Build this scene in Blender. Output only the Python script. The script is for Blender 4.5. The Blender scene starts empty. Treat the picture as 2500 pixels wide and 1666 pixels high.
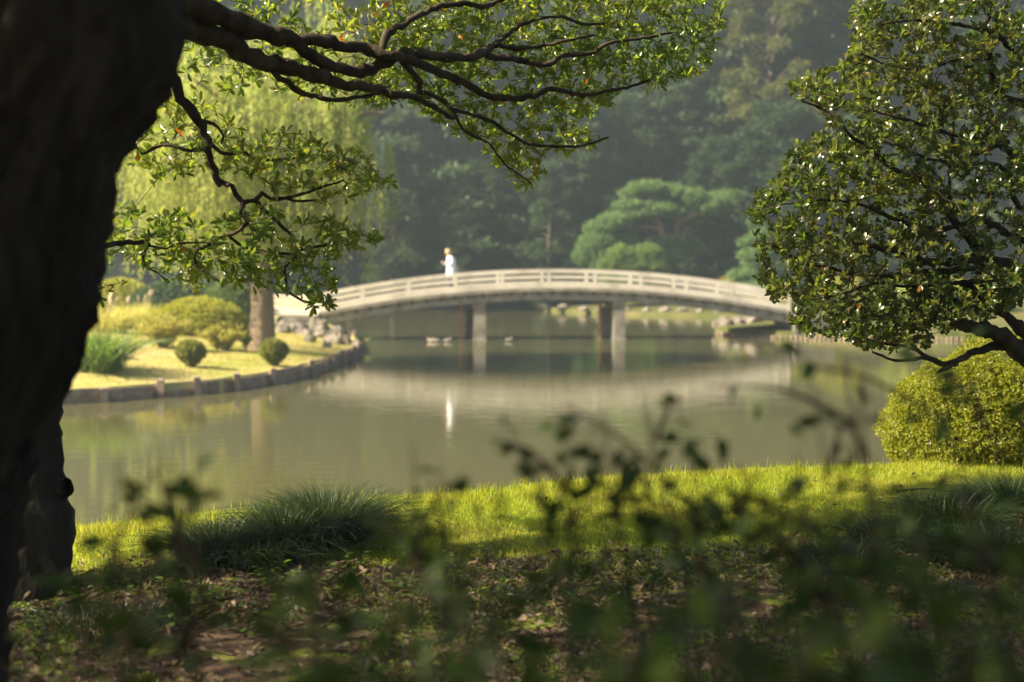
import bpy, bmesh, math, random
import numpy as np
from mathutils import Vector, Matrix

# ------------------------------------------------------------------ camera, sky, sun, exposure
SC = bpy.context.scene
COL = SC.collection
CAM_Z = 2.77                      # eye height above the pond surface (z = 0)
FPX = 3472.0                      # focal length in photo pixels (2500 px wide)
TILT = math.atan((833 - 664) / FPX)
cam_d = bpy.data.cameras.new('camera')
cam = bpy.data.objects.new('camera', cam_d); COL.objects.link(cam)
cam.location = (0, 0, CAM_Z); cam.rotation_euler = (math.pi / 2 - TILT, 0, 0)
cam_d.sensor_width = 36; cam_d.lens = 50
cam_d.clip_start = 0.05; cam_d.clip_end = 2000
cam_d.dof.use_dof = True; cam_d.dof.focus_distance = 9.2; cam_d.dof.aperture_fstop = 1.6
SC.camera = cam

SUN_AZ, SUN_EL = math.radians(104), math.radians(37)     # degrees left of the view axis, elevation
sdir = Vector((-math.sin(SUN_AZ) * math.cos(SUN_EL), math.cos(SUN_AZ) * math.cos(SUN_EL), math.sin(SUN_EL)))
W = bpy.data.worlds.new('World'); SC.world = W; W.use_nodes = True
nt = W.node_tree; bg = nt.nodes['Background']
sky = nt.nodes.new('ShaderNodeTexSky'); sky.sky_type = 'NISHITA'; sky.sun_disc = False
sky.sun_elevation = SUN_EL; sky.sun_rotation = -SUN_AZ
sky.air_density = 1.0; sky.dust_density = 4.0
nt.links.new(sky.outputs[0], bg.inputs[0]); bg.inputs[1].default_value = 0.05
sl = bpy.data.lights.new('sun', 'SUN'); sl.energy = 5.0; sl.angle = math.radians(0.53); sl.color = (1.0, 0.85, 0.60)
sun = bpy.data.objects.new('sun', sl); COL.objects.link(sun)
sun.rotation_euler = sdir.to_track_quat('Z', 'Y').to_euler(); sun.location = (-20, 10, 30)
SC.view_settings.view_transform = 'Standard'; SC.view_settings.look = 'None'
SC.view_settings.exposure = 1.88; SC.view_settings.gamma = 1.0; SC.view_settings.use_curve_mapping = False
SC.cycles.use_denoising = True
SC.cycles.max_bounces = 8; SC.cycles.diffuse_bounces = 3; SC.cycles.glossy_bounces = 3
SC.cycles.transmission_bounces = 4; SC.cycles.transparent_max_bounces = 4; SC.cycles.volume_bounces = 0
SC.cycles.sample_clamp_indirect = 6.0
SC.cycles.caustics_reflective = False; SC.cycles.caustics_refractive = False

# ------------------------------------------------------------------ helpers
R = np.random.default_rng(7)
random.seed(7)
CT, ST = math.cos(TILT), math.sin(TILT)
def ray(px, py):
    u = (px - 1250) / FPX; v = (833 - py) / FPX
    return np.array([u, CT + ST * v, -ST + CT * v])
def pix(px, py, Y):                                   # photo pixel -> point at distance Y
    d = ray(px, py); return np.array([0, 0, CAM_Z]) + d * (Y / d[1])
def gz(px, py, z=0.0):                                # photo pixel -> point at height z
    d = ray(px, py); return np.array([0, 0, CAM_Z]) + d * ((z - CAM_Z) / d[2])
def nrm(a): return a / np.maximum(np.linalg.norm(a, axis=-1, keepdims=True), 1e-9)
def sstep(t): t = np.clip(t, 0, 1); return t * t * (3 - 2 * t)
def wob(x, y, s=1.0, seed=0.0):                       # cheap smooth noise, about -1..1
    x = np.asarray(x) * s; y = np.asarray(y) * s
    return (np.sin(x * 1.7 + 1.3 * np.sin(y * 1.1 + seed) + seed * 2.1) + np.sin(y * 1.9 + 1.7 * np.sin(x * .9 + seed * 1.7) + seed)
            + .6 * np.sin(x * 3.7 + y * 2.9 + seed * 3)) / 2.6
def worg(o):
    v = Vector((0, 0, 0))
    while o is not None: v = v + o.location; o = o.parent
    return np.array(v)
def mesh(name, parts, mat, origin=(0, 0, 0), smooth=False):
    me = bpy.data.meshes.new(name)
    Vs, Ls, Ss, Ts, off = [], [], [], [], 0; hast = any(len(p) > 2 and p[2] is not None for p in parts)
    for p in parts:
        V = np.asarray(p[0], float).reshape(-1, 3); F = np.asarray(p[1], np.int64)
        Vs.append(V); Ls.append((F + off).ravel()); Ss.append(np.full(len(F), F.shape[1])); off += len(V)
        if hast: Ts.append(np.broadcast_to(p[2] if len(p) > 2 and p[2] is not None else 0.5, (len(V),)))
    V = np.concatenate(Vs) - np.asarray(origin); L = np.concatenate(Ls); S = np.concatenate(Ss)
    me.vertices.add(len(V)); me.vertices.foreach_set('co', V.astype(np.float32).ravel())
    me.loops.add(len(L)); me.loops.foreach_set('vertex_index', L.astype(np.int32))
    me.polygons.add(len(S)); me.polygons.foreach_set('loop_start', np.concatenate([[0], np.cumsum(S)[:-1]]).astype(np.int32))
    if hast:
        a = me.attributes.new('tint', 'FLOAT', 'POINT'); a.data.foreach_set('value', np.concatenate(Ts).astype(np.float32))
    me.update(calc_edges=True)
    me.polygons.foreach_set('use_smooth', np.full(len(S), bool(smooth)))
    if mat: me.materials.append(mat)
    return me
def link(name, data, parent=None, loc=None):
    o = bpy.data.objects.new(name, data); COL.objects.link(o)
    if parent: o.parent = parent
    if loc is not None: o.location = loc
    return o
def part(name, parts, mat, parent, smooth=False, stuff=False):
    o = link(name, mesh(name, parts, mat, worg(parent), smooth), parent)
    if stuff: o['kind'] = 'stuff'
    return o
def tag(o, label, cat, group=None):
    o['label'] = label; o['category'] = cat
    if group: o['group'] = group
    return o
def thing(name, loc, label, cat, group=None):
    return tag(link(name, None, None, Vector(loc)), label, cat, group)
def solo(name, parts, mat, origin, label, cat, group=None, smooth=False):
    return tag(link(name, mesh(name, parts, mat, origin, smooth), None, Vector(origin)), label, cat, group)
def structure(name, parts, mat, smooth=True):
    o = link(name, mesh(name, parts, mat, (0, 0, 0), smooth)); o['kind'] = 'structure'; return o
def clone(o, parent=None):
    c = o.copy(); COL.objects.link(c)
    if parent: c.parent = parent
    for ch in o.children: clone(ch, c)
    return c
# shapes
BOXF = np.array([[0, 3, 2, 1], [4, 5, 6, 7], [0, 1, 5, 4], [1, 2, 6, 5], [2, 3, 7, 6], [3, 0, 4, 7]])
def hexa(c8): return (np.array(c8), BOXF)
def box(c, s, rz=0.0):
    h = np.array(s) / 2
    P = np.array([[x, y, z] for z in (-1, 1) for x, y in ((-1, -1), (1, -1), (1, 1), (-1, 1))]) * h
    ca, sa = math.cos(rz), math.sin(rz)
    return (P @ np.array([[ca, sa, 0], [-sa, ca, 0], [0, 0, 1]]) + np.array(c), BOXF)
def bevbox(c, s, rz=0.0, b=0.15):                     # box with chamfered top edge
    h = np.array(s) / 2; k = min(h[0], h[1]) * b * 2
    rows = [(-h[2], 0), (h[2] - k, 0), (h[2], k)]
    P = np.array([[x * (h[0] - i), y * (h[1] - i), z] for z, i in rows for x, y in ((-1, -1), (1, -1), (1, 1), (-1, 1))])
    F = [[a + 4 * r, (a + 1) % 4 + 4 * r, (a + 1) % 4 + 4 * r + 4, a + 4 * r + 4] for r in (0, 1) for a in range(4)] + [[8, 9, 10, 11], [3, 2, 1, 0]]
    ca, sa = math.cos(rz), math.sin(rz)
    return (P @ np.array([[ca, sa, 0], [-sa, ca, 0], [0, 0, 1]]) + np.array(c), np.array(F))
def smoothline(P, r, step):
    P = np.asarray(P, float); r = np.asarray(r, float)
    if len(P) == 2: Q = np.vstack([2 * P[0] - P[1], P, 2 * P[1] - P[0]])
    else: Q = np.vstack([2 * P[0] - P[1], P, 2 * P[-1] - P[-2]])
    out, ro = [], []
    for i in range(len(P) - 1):
        n = max(1, int(np.linalg.norm(P[i + 1] - P[i]) / step)); t = np.arange(n)[:, None] / n
        a, b, c, d = Q[i], Q[i + 1], Q[i + 2], Q[i + 3]
        out.append(.5 * (2 * b + (c - a) * t + (2 * a - 5 * b + 4 * c - d) * t ** 2 + (3 * b - a - 3 * c + d) * t ** 3))
        ro.append(r[i] + (r[i + 1] - r[i]) * t[:, 0])
    return np.vstack(out + [P[-1:]]), np.concatenate(ro + [r[-1:]])
def tube(P, r, n=6, bump=0.0, cap=True, tint=None):
    P = np.asarray(P, float); r = np.broadcast_to(np.asarray(r, float), (len(P),))
    T = nrm(np.gradient(P, axis=0)); u = np.cross(T[0], [0.31, 0.2, 0.93]); u /= np.linalg.norm(u) + 1e-9
    U = []
    for t in T:
        u = u - t * np.dot(u, t); u = u / (np.linalg.norm(u) + 1e-9); U.append(u)
    U = np.array(U); B = np.cross(T, U); a = np.arange(n) * 2 * np.pi / n
    rr = r[:, None] * (1 + (bump * R.normal(size=(len(P), n)) if bump else 0))
    V = P[:, None] + rr[..., None] * (np.cos(a)[None, :, None] * U[:, None] + np.sin(a)[None, :, None] * B[:, None])
    i = np.arange(len(P) - 1)[:, None] * n; j = np.arange(n)[None]; k = (j + 1) % n
    F = np.stack([i + j, i + k, i + n + k, i + n + j], -1).reshape(-1, 4)
    return (V.reshape(-1, 3), F, tint)
LEAF8 = (np.array([[0, 0, 0], [.28, -.26, .03], [.28, 0, 0], [.28, .26, .03], [.58, -.48, .05], [.58, 0, .0], [.58, .48, .05], [.85, -.38, .0], [.85, 0, -.04], [.85, .38, .0], [1, 0, -.1]]),
         np.array([[0, 2, 1], [0, 3, 2], [1, 2, 5], [1, 5, 4], [2, 3, 6], [2, 6, 5], [4, 5, 8], [4, 8, 7], [5, 6, 9], [5, 9, 8], [7, 8, 10], [8, 9, 10]]))
LEAF2 = (np.array([[0, 0, 0], [.5, -.5, .06], [.5, .5, .06], [1, 0, -.06]]), np.array([[0, 3, 1], [0, 2, 3]]))
def leafgeo(P, A, N, L, Wd, T=LEAF8, tint=None):
    n = len(P); A = nrm(A); B = nrm(np.cross(N, A)); N = np.cross(A, B)
    L = np.broadcast_to(L, (n,)); Wd = np.broadcast_to(Wd, (n,)); t = T[0]
    V = P[:, None] + (t[None, :, 0, None] * L[:, None, None]) * A[:, None] + (t[None, :, 1, None] * Wd[:, None, None]) * B[:, None] + (t[None, :, 2, None] * L[:, None, None]) * N[:, None]
    F = (T[1][None] + (np.arange(n) * len(t))[:, None, None]).reshape(-1, 3)
    if tint is None: tint = R.random(n)
    return (V.reshape(-1, 3), F, np.repeat(tint, len(t)))
def rdir(n): return nrm(R.normal(size=(n, 3)))
def mk_rock(c, s, seed, res=14):
    rg = np.random.default_rng(seed); th = np.linspace(0, np.pi, res); ph = np.arange(res * 2) * np.pi / res
    D = np.stack([np.sin(th)[:, None] * np.cos(ph), np.sin(th)[:, None] * np.sin(ph), np.cos(th)[:, None] + 0 * ph], -1)
    r = np.ones(D.shape[:2])
    for k in range(9):                                # plane cuts give facets
        q = nrm(rg.normal(size=3)); d = .55 + .35 * rg.random(); r = np.minimum(r, d / np.maximum(D @ q, 1e-3))
    r = r * (1 + .05 * rg.normal(size=r.shape)); r[0] = r[0].mean(); r[-1] = r[-1].mean()
    V = (D * r[..., None] * np.array(s) + np.array(c)).reshape(-1, 3); n = res * 2
    i = np.arange(res - 1)[:, None] * n; j = np.arange(n)[None]; k = (j + 1) % n
    return (V, np.stack([i + j, i + n + j, i + n + k, i + k], -1).reshape(-1, 4))

# ------------------------------------------------------------------ materials
def newmat(name):
    m = bpy.data.materials.new(name); m.use_nodes = True; n = m.node_tree.nodes; l = m.node_tree.links
    return m, n, l, n['Principled BSDF'], n['Material Output']
def ramp(n, cols, pos=None):
    r = n.new('ShaderNodeValToRGB'); e = r.color_ramp.elements
    pos = pos or [i / max(1, len(cols) - 1) for i in range(len(cols))]
    while len(e) < len(cols): e.new(.5)
    for i, c in enumerate(cols): e[i].position = pos[i]; e[i].color = (*c, 1)
    return r
def objcoord(n, l, scale=(1, 1, 1), world=False):
    tc = n.new('ShaderNodeNewGeometry') if world else n.new('ShaderNodeTexCoord')
    mp = n.new('ShaderNodeMapping'); mp.inputs['Scale'].default_value = scale
    l.new(tc.outputs['Position' if world else 'Object'], mp.inputs[0]); return mp
def noise(n, l, src, scale, detail=4, rough=.55):
    t = n.new('ShaderNodeTexNoise'); t.inputs['Scale'].default_value = scale; t.inputs['Detail'].default_value = detail
    t.inputs['Roughness'].default_value = rough; l.new(src.outputs[0], t.inputs['Vector']); return t
def bumpn(n, l, h, strength, dist=.05):
    b = n.new('ShaderNodeBump'); b.inputs['Strength'].default_value = strength; b.inputs['Distance'].default_value = dist
    l.new(h, b.inputs['Height']); return b
def plain(name, cols, rough=.8, scale=6, bump=.3, stretch=(1, 1, 1), bscale=None, spec=.3, bd=.02):
    m, n, l, p, o = newmat(name); mp = objcoord(n, l, stretch)
    t = noise(n, l, mp, scale, 6); r = ramp(n, cols, [.3 + .4 * i / max(1, len(cols) - 1) for i in range(len(cols))])
    l.new(t.outputs[0], r.inputs[0]); l.new(r.outputs[0], p.inputs['Base Color'])
    p.inputs['Roughness'].default_value = rough; p.inputs['Specular IOR Level'].default_value = spec
    if bump:
        t2 = noise(n, l, mp, bscale or scale * 3, 5); b = bumpn(n, l, t2.outputs[0], bump, bd); l.new(b.outputs[0], p.inputs['Normal'])
    return m
def leafmat(name, cols, trans=.4, rough=.4, spec=.5, tcols=None, objvar=0.0, coat=0.0):
    m, n, l, p, o = newmat(name)
    a = n.new('ShaderNodeAttribute'); a.attribute_name = 'tint'; src = a.outputs['Fac']
    if objvar:
        oi = n.new('ShaderNodeObjectInfo'); ma = n.new('ShaderNodeMath'); ma.operation = 'MULTIPLY_ADD'
        mb = n.new('ShaderNodeMath'); mb.operation = 'MULTIPLY'; mb.inputs[1].default_value = 1 - objvar
        l.new(src, mb.inputs[0]); l.new(oi.outputs['Random'], ma.inputs[0]); ma.inputs[1].default_value = objvar; l.new(mb.outputs[0], ma.inputs[2]); src = ma.outputs[0]
    r = ramp(n, cols); l.new(src, r.inputs[0]); l.new(r.outputs[0], p.inputs['Base Color'])
    p.inputs['Roughness'].default_value = rough; p.inputs['Specular IOR Level'].default_value = spec
    if trans:
        t = n.new('ShaderNodeBsdfTranslucent'); r2 = ramp(n, tcols or [tuple(min(1, c * k) for c, k in zip(cc, (2.2, 2.0, 1.0))) for cc in cols])
        l.new(src, r2.inputs[0]); l.new(r2.outputs[0], t.inputs[0])
        mx = n.new('ShaderNodeMixShader'); mx.inputs[0].default_value = trans
        l.new(p.outputs[0], mx.inputs[1]); l.new(t.outputs[0], mx.inputs[2]); l.new(mx.outputs[0], o.inputs[0])
    return m
M = {}
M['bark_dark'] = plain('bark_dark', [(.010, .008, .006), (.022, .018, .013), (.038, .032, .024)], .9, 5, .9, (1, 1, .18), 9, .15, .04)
M['bark'] = plain('bark', [(.018, .013, .009), (.040, .030, .020), (.065, .055, .034)], .9, 14, .8, (1, 1, .5), 40, .2, .01)
M['bark_willow'] = plain('bark_willow', [(.16, .12, .085), (.26, .20, .15)], .9, 3, .8, (1, 1, .25), 8, .2, .04)
M['bark_far'] = plain('bark_far', [(.05, .042, .035), (.12, .10, .08)], .9, 2, .5, (1, 1, .25), 5, .2, .04)
M['bark_pine'] = plain('bark_pine', [(.18, .10, .075), (.30, .18, .14)], .9, 3, .6, (1, 1, .4), 8, .2, .04)
M['leaf'] = leafmat('leaf', [(.034, .056, .010), (.058, .086, .014), (.085, .105, .018), (.12, .115, .022)], .44, .28, .6,
                    [(.16, .30, .02), (.28, .40, .03), (.40, .46, .04), (.52, .46, .06)])
M['leaf_r'] = leafmat('leaf_right', [(.022, .034, .007), (.038, .054, .010), (.060, .070, .014), (.10, .080, .020)], .34, .30, .55,
                      [(.13, .25, .02), (.22, .32, .03), (.32, .36, .04), (.42, .34, .05)])
M['leaf_orange'] = leafmat('leaf_orange', [(.45, .10, .01), (.6, .20, .02)], .5, .4, .4, [(.8, .2, .02), (.9, .36, .03)])
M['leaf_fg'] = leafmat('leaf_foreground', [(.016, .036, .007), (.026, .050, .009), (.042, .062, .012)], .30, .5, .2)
M['leaf_azalea'] = leafmat('leaf_azalea', [(.09, .12, .010), (.16, .18, .014), (.25, .24, .02)], .45, .4, .4,
                           [(.24, .30, .02), (.42, .46, .03), (.60, .56, .05)])
M['willow'] = leafmat('leaf_willow', [(.24, .31, .065), (.31, .38, .085), (.38, .43, .11)], .5, .5, .3,
                      [(.50, .58, .13), (.60, .66, .17), (.70, .70, .22)])
M['clipped'] = leafmat('leaf_clipped', [(.07, .12, .03), (.10, .155, .04), (.14, .18, .05)], .3, .5, .3)
M['clipped_top'] = leafmat('leaf_topiary', [(.11, .14, .035), (.16, .185, .045), (.22, .23, .06)], .3, .5, .3)
M['clipped_dark'] = leafmat('leaf_clipped_dark', [(.03, .065, .028), (.045, .085, .035), (.06, .10, .04)], .25, .5, .3)
M['clipped_yellow'] = leafmat('leaf_clipped_yellow', [(.17, .20, .025), (.24, .26, .035), (.32, .32, .045)], .4, .5, .3)
M['yellow'] = leafmat('leaf_yellow', [(.19, .21, .035), (.29, .30, .055), (.40, .37, .10)], .45, .5, .3, [(.5, .46, .08), (.65, .6, .12), (.8, .7, .2)])
M['pine'] = leafmat('leaf_pine', [(.08, .15, .055), (.115, .195, .07), (.15, .235, .085)], .25, .6, .2)
M['pine_light'] = leafmat('leaf_pine_light', [(.09, .16, .04), (.13, .20, .05), (.17, .24, .06)], .3, .6, .2)
M['forest'] = leafmat('leaf_forest', [(.021, .043, .021), (.035, .063, .028), (.056, .09, .036)], .25, .6, .2, None, .45)
M['forest_bright'] = leafmat('leaf_forest_bright', [(.055, .075, .02), (.085, .10, .028), (.12, .13, .035)], .35, .6, .2)
M['grass'] = leafmat('grass_blade', [(.14, .19, .014), (.20, .24, .02), (.26, .27, .028), (.33, .27, .06)], .45, .45, .3,
                     [(.44, .55, .03), (.58, .68, .05), (.70, .72, .07), (.72, .58, .14)])
M['grass_dry'] = leafmat('grass_dry', [(.14, .17, .025), (.22, .22, .04), (.32, .27, .08), (.38, .30, .12)], .4, .5, .3, [(.42, .48, .05), (.58, .55, .08), (.7, .58, .15), (.75, .6, .22)])
M['mondo'] = leafmat('grass_dark', [(.011, .026, .007), (.020, .039, .009), (.038, .058, .014)], .25, .45, .3)
M['reed'] = leafmat('reed_leaf', [(.05, .11, .03), (.09, .16, .04), (.14, .2, .06)], .4, .4, .4)
M['litter'] = leafmat('fallen_leaf', [(.06, .042, .026), (.11, .075, .046), (.17, .125, .08), (.26, .20, .14), (.10, .08, .065)], .12, .6, .3)
M['weed'] = leafmat('ground_leaf', [(.06, .12, .015), (.10, .17, .02), (.15, .20, .025)], .42, .4, .4, [(.25, .45, .03), (.4, .58, .04), (.5, .6, .05)])
M['rail'] = plain('pale_rail', [(.52, .47, .39), (.76, .69, .58), (.82, .76, .65)], .55, 1.3, .1, (1, 1, 1), 20, .35)
M['concrete'] = plain('weathered_concrete', [(.16, .14, .115), (.27, .245, .205), (.36, .33, .28)], .85, 2.0, .2, (1, 1, 1), 14, .25)
M['concrete_dark'] = plain('dark_concrete', [(.10, .095, .08), (.18, .17, .145)], .9, 2.0, .2, (1, 1, 1), 14, .2)
M['rust'] = plain('rusty_pipe', [(.22, .11, .06), (.30, .17, .10)], .8, 4, .1)
M['timber'] = plain('weathered_timber', [(.16, .115, .085), (.28, .21, .16), (.38, .30, .24)], .9, 5, .5, (1, 1, 1), 20, .2)
M['stone'] = plain('stone', [(.09, .078, .064), (.17, .15, .125), (.26, .235, .20)], .9, 1.6, .6, (1, 1, 1), 7, .2, .08)
M['lawn'] = plain('lawn_soil', [(.22, .25, .05), (.37, .33, .12), (.47, .38, .21)], .95, .35, .6, (1, 1, 1), 14, .1, .04)
M['lawn_far'] = plain('far_lawn', [(.04, .055, .014), (.075, .082, .024), (.12, .105, .045)], .95, .35, .6, (1, 1, 1), 14, .1, .04)
M['pond_bed'] = plain('pond_bed', [(.05, .045, .025), (.08, .07, .04)], .95, .3, 0)
M['coat'] = plain('white_cloth', [(.70, .76, .86), (.78, .83, .90)], .8, 10, .1)
M['denim'] = plain('dark_denim', [(.015, .03, .055), (.03, .05, .08)], .8, 30, .1)
M['skin'] = plain('skin', [(.50, .30, .21), (.56, .35, .25)], .6, 10, 0)
M['hair'] = plain('fair_hair', [(.66, .50, .28), (.80, .66, .42)], .5, 40, .2)
M['shoe'] = plain('black_leather', [(.02, .02, .02), (.035, .03, .03)], .5, 20, 0)
M['bag'] = plain('pink_cloth', [(.45, .25, .26), (.52, .32, .33)], .7, 20, .1)
M['duck'] = plain('duck_feather', [(.22, .19, .16), (.45, .42, .38)], .7, 10, .1)
M['duck_bill'] = plain('duck_bill', [(.5, .25, .03), (.6, .3, .05)], .5, 10, 0)

# near bank: lawn, moss and leaf litter mixed by place
m, n, l, p, o = newmat('bank_ground'); M['bank'] = m
g = objcoord(n, l, (1, 1, 1), True); t1 = noise(n, l, g, 1.4, 6); t2 = noise(n, l, g, 30, 6, .7); t3 = noise(n, l, g, 4.0, 6)
sx = n.new('ShaderNodeSeparateXYZ'); l.new(g.outputs[0], sx.inputs[0])
r1 = ramp(n, [(.055, .036, .024), (.10, .065, .042), (.17, .12, .08)], [.3, .5, .72]); l.new(t2.outputs[0], r1.inputs[0])
r2 = ramp(n, [(.08, .11, .018), (.15, .18, .03), (.22, .21, .05)], [.3, .5, .7]); l.new(t2.outputs[0], r2.inputs[0])
ma = n.new('ShaderNodeMath'); ma.operation = 'MULTIPLY_ADD'; ma.inputs[1].default_value = 2.2; l.new(t1.outputs[0], ma.inputs[0]); l.new(sx.outputs['Y'], ma.inputs[2])
mr = n.new('ShaderNodeMapRange'); mr.inputs['From Min'].default_value = 8.75; mr.inputs['From Max'].default_value = 9.2; l.new(ma.outputs[0], mr.inputs[0])
mo = n.new('ShaderNodeMapRange'); mo.inputs['From Min'].default_value = .53; mo.inputs['From Max'].default_value = .62; l.new(t3.outputs[0], mo.inputs[0])
mx = n.new('ShaderNodeMath'); mx.operation = 'MAXIMUM'; l.new(mr.outputs[0], mx.inputs[0]); l.new(mo.outputs[0], mx.inputs[1])
mi = n.new('ShaderNodeMixRGB'); l.new(mx.outputs[0], mi.inputs[0]); l.new(r1.outputs[0], mi.inputs[1]); l.new(r2.outputs[0], mi.inputs[2])
l.new(mi.outputs[0], p.inputs['Base Color']); p.inputs['Roughness'].default_value = .95; p.inputs['Specular IOR Level'].default_value = .15
b = bumpn(n, l, t2.outputs[0], .8, .04); l.new(b.outputs[0], p.inputs['Normal'])

# pond water: murky olive body under a rippled mirror
m, n, l, p, o = newmat('pond_water'); M['water'] = m
g = objcoord(n, l, (1, 1, 1), True)
p.inputs['Base Color'].default_value = (.082, .080, .038, 1); p.inputs['Roughness'].default_value = .03; p.inputs['IOR'].default_value = 1.33
g2 = objcoord(n, l, (.9, 2.6, 1), True)
t1 = noise(n, l, g2, 1.3, 3, .5); t2 = noise(n, l, g2, 7.0, 3, .5)
ma = n.new('ShaderNodeMath'); ma.operation = 'MULTIPLY_ADD'; ma.inputs[1].default_value = .12; l.new(t2.outputs[0], ma.inputs[0]); l.new(t1.outputs[0], ma.inputs[2])
b = bumpn(n, l, ma.outputs[0], .06, .06); l.new(b.outputs[0], p.inputs['Normal'])

# ------------------------------------------------------------------ terrain and water
def gridmesh(xs, ys, zf):
    X, Y = np.meshgrid(xs, ys); Z = zf(X, Y); nx = len(xs)
    i = np.arange(len(ys) - 1)[:, None] * nx; j = np.arange(nx - 1)[None]
    F = np.stack([i + j, i + j + 1, i + nx + j + 1, i + nx + j], -1).reshape(-1, 4)
    return (np.stack([X, Y, Z], -1).reshape(-1, 3), F)
def ax(a, b, n): return list(np.linspace(a, b, n, endpoint=False))
structure('ground', [gridmesh(np.array(ax(-900, -100, 9) + ax(-100, 100, 21) + ax(100, 901, 9)), np.array(ax(-300, 160, 24) + ax(160, 1201, 12)),
          lambda x, y: np.where(y > 150, .9, -.9) + 0 * x)], M['pond_bed'])
structure('water', [gridmesh(np.array([-140., -40, 0, 40, 140]), np.array([9., 40, 80, 128]), lambda x, y: 0 * x)], M['water'])

RID = [(-1500, 1330, 8.2), (-300, 1312, 8.5), (170, 1304, 8.8), (500, 1268, 9.1), (900, 1230, 9.5), (1100, 1220, 9.7), (1500, 1177, 10.1), (1800, 1160, 10.4),
       (2150, 1147, 10.8), (2500, 1138, 11.2), (3200, 1130, 11.8)]
rp = np.array([pix(*q) for q in RID])
def ridge_y(x): return np.interp(x, rp[:, 0], rp[:, 1])
def ridge_z(x): return np.interp(x, rp[:, 0], rp[:, 2])
def gnear(x, y):
    x = np.asarray(x, float); y = np.asarray(y, float); yr = ridge_y(x); zr = ridge_z(x)
    z = 1.16 + (zr - 1.16) * sstep((y - 5.5) / (yr - 5.5)); d = np.maximum(0, y - yr)
    return z + .015 * wob(x, y, 2.3, 1) * np.clip(yr - y, 0, 1) - .20 * d - .16 * d * d * (d < 2) - (d >= 2) * (.64 + .4 * (d - 2))
structure('near_bank', [gridmesh(np.array(ax(-60, -8, 12) + ax(-8, 8, 160) + ax(8, 61, 12)), np.array(ax(-40, 3, 14) + ax(3, 12.5, 120) + ax(12.5, 16, 7)), gnear)], M['bank'])

def dense(P, n):
    P = np.array(P, float); s = np.r_[0, np.cumsum(np.linalg.norm(np.diff(P, axis=0), axis=1))]
    t = np.linspace(0, s[-1], n); return np.stack([np.interp(t, s, P[:, k]) for k in range(P.shape[1])], 1)
def dline(x, y, P):
    x = np.asarray(x, float); y = np.asarray(y, float); d = np.full(x.shape, 1e9)
    for a, b in zip(P[:-1], P[1:]):
        ab = b - a; t = np.clip(((x - a[0]) * ab[0] + (y - a[1]) * ab[1]) / (ab @ ab), 0, 1)
        d = np.minimum(d, np.hypot(x - a[0] - t * ab[0], y - a[1] - t * ab[1]))
    return d
def bankloft(front, back, zf, nrow=34):
    F, B = front, back; t = np.linspace(0, 1, nrow) ** 1.6; rows = []
    rows.append(np.c_[F, np.full(len(F), -.85)])
    for tt in t:
        q = F + (B - F) * tt; rows.append(np.c_[q, zf(q[:, 0], q[:, 1])])
    V = np.array(rows); nx = len(F); i = np.arange(len(rows) - 1)[:, None] * nx; j = np.arange(nx - 1)[None]
    return (V.reshape(-1, 3), np.stack([i + j, i + j + 1, i + nx + j + 1, i + nx + j], -1).reshape(-1, 4))
ISL = [gz(*q)[:2] for q in [(-900, 1040), (-300, 1008), (0, 994), (170, 985), (270, 980), (390, 970), (540, 958), (630, 944), (720, 927), (790, 904), (840, 884), (872, 868)]]
ISL += [gz(876, 858)[:2], gz(872, 846)[:2], gz(868, 838)[:2], gz(826, 818)[:2], gz(790, 800)[:2], gz(760, 780)[:2]]
ISL = np.array(ISL); IF_ = dense(ISL, 150)
def isl_z(x, y): d = dline(x, y, ISL); return .30 + np.minimum(.85, .082 * d) + .03 * wob(x, y, .8, 2) * np.clip(d, 0, 1)
IB = dense([(-60, 60), (-45, 92), (-20, 100), (-13, 100)], 150)
structure('island', [bankloft(IF_, IB, isl_z)], M['lawn'])
RB = np.array([gz(*q)[:2] for q in [(1790, 790), (1762, 800), (1745, 815), (1800, 822), (1900, 827), (2050, 829), (2200, 831), (2350, 832), (2600, 836), (3000, 850), (4000, 900)]])
def rb_z(x, y): d = dline(x, y, RB); return .30 + np.minimum(.9, .10 * d) + .03 * wob(x, y, .8, 3) * np.clip(d, 0, 1)
structure('right_bank', [bankloft(dense(RB, 110), dense([(14, 88), (60, 100), (90, 60)], 110), rb_z)], M['lawn_far'])
FB = np.array([gz(*q)[:2] for q in [(-400, 742), (600, 744), (1000, 744), (1240, 749), (1310, 757), (1370, 763), (1480, 768), (1620, 772), (1760, 775), (1900, 777), (2300, 777), (3200, 780)]])
def fb_z(x, y): d = dline(x, y, FB); return .25 + np.minimum(1.0, .07 * d) + .04 * wob(x, y, .6, 4) * np.clip(d, 0, 1)
structure('far_bank', [bankloft(dense(FB, 120), dense([(-80, 175), (0, 180), (110, 175)], 120), fb_z)], M['lawn_far'])

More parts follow.
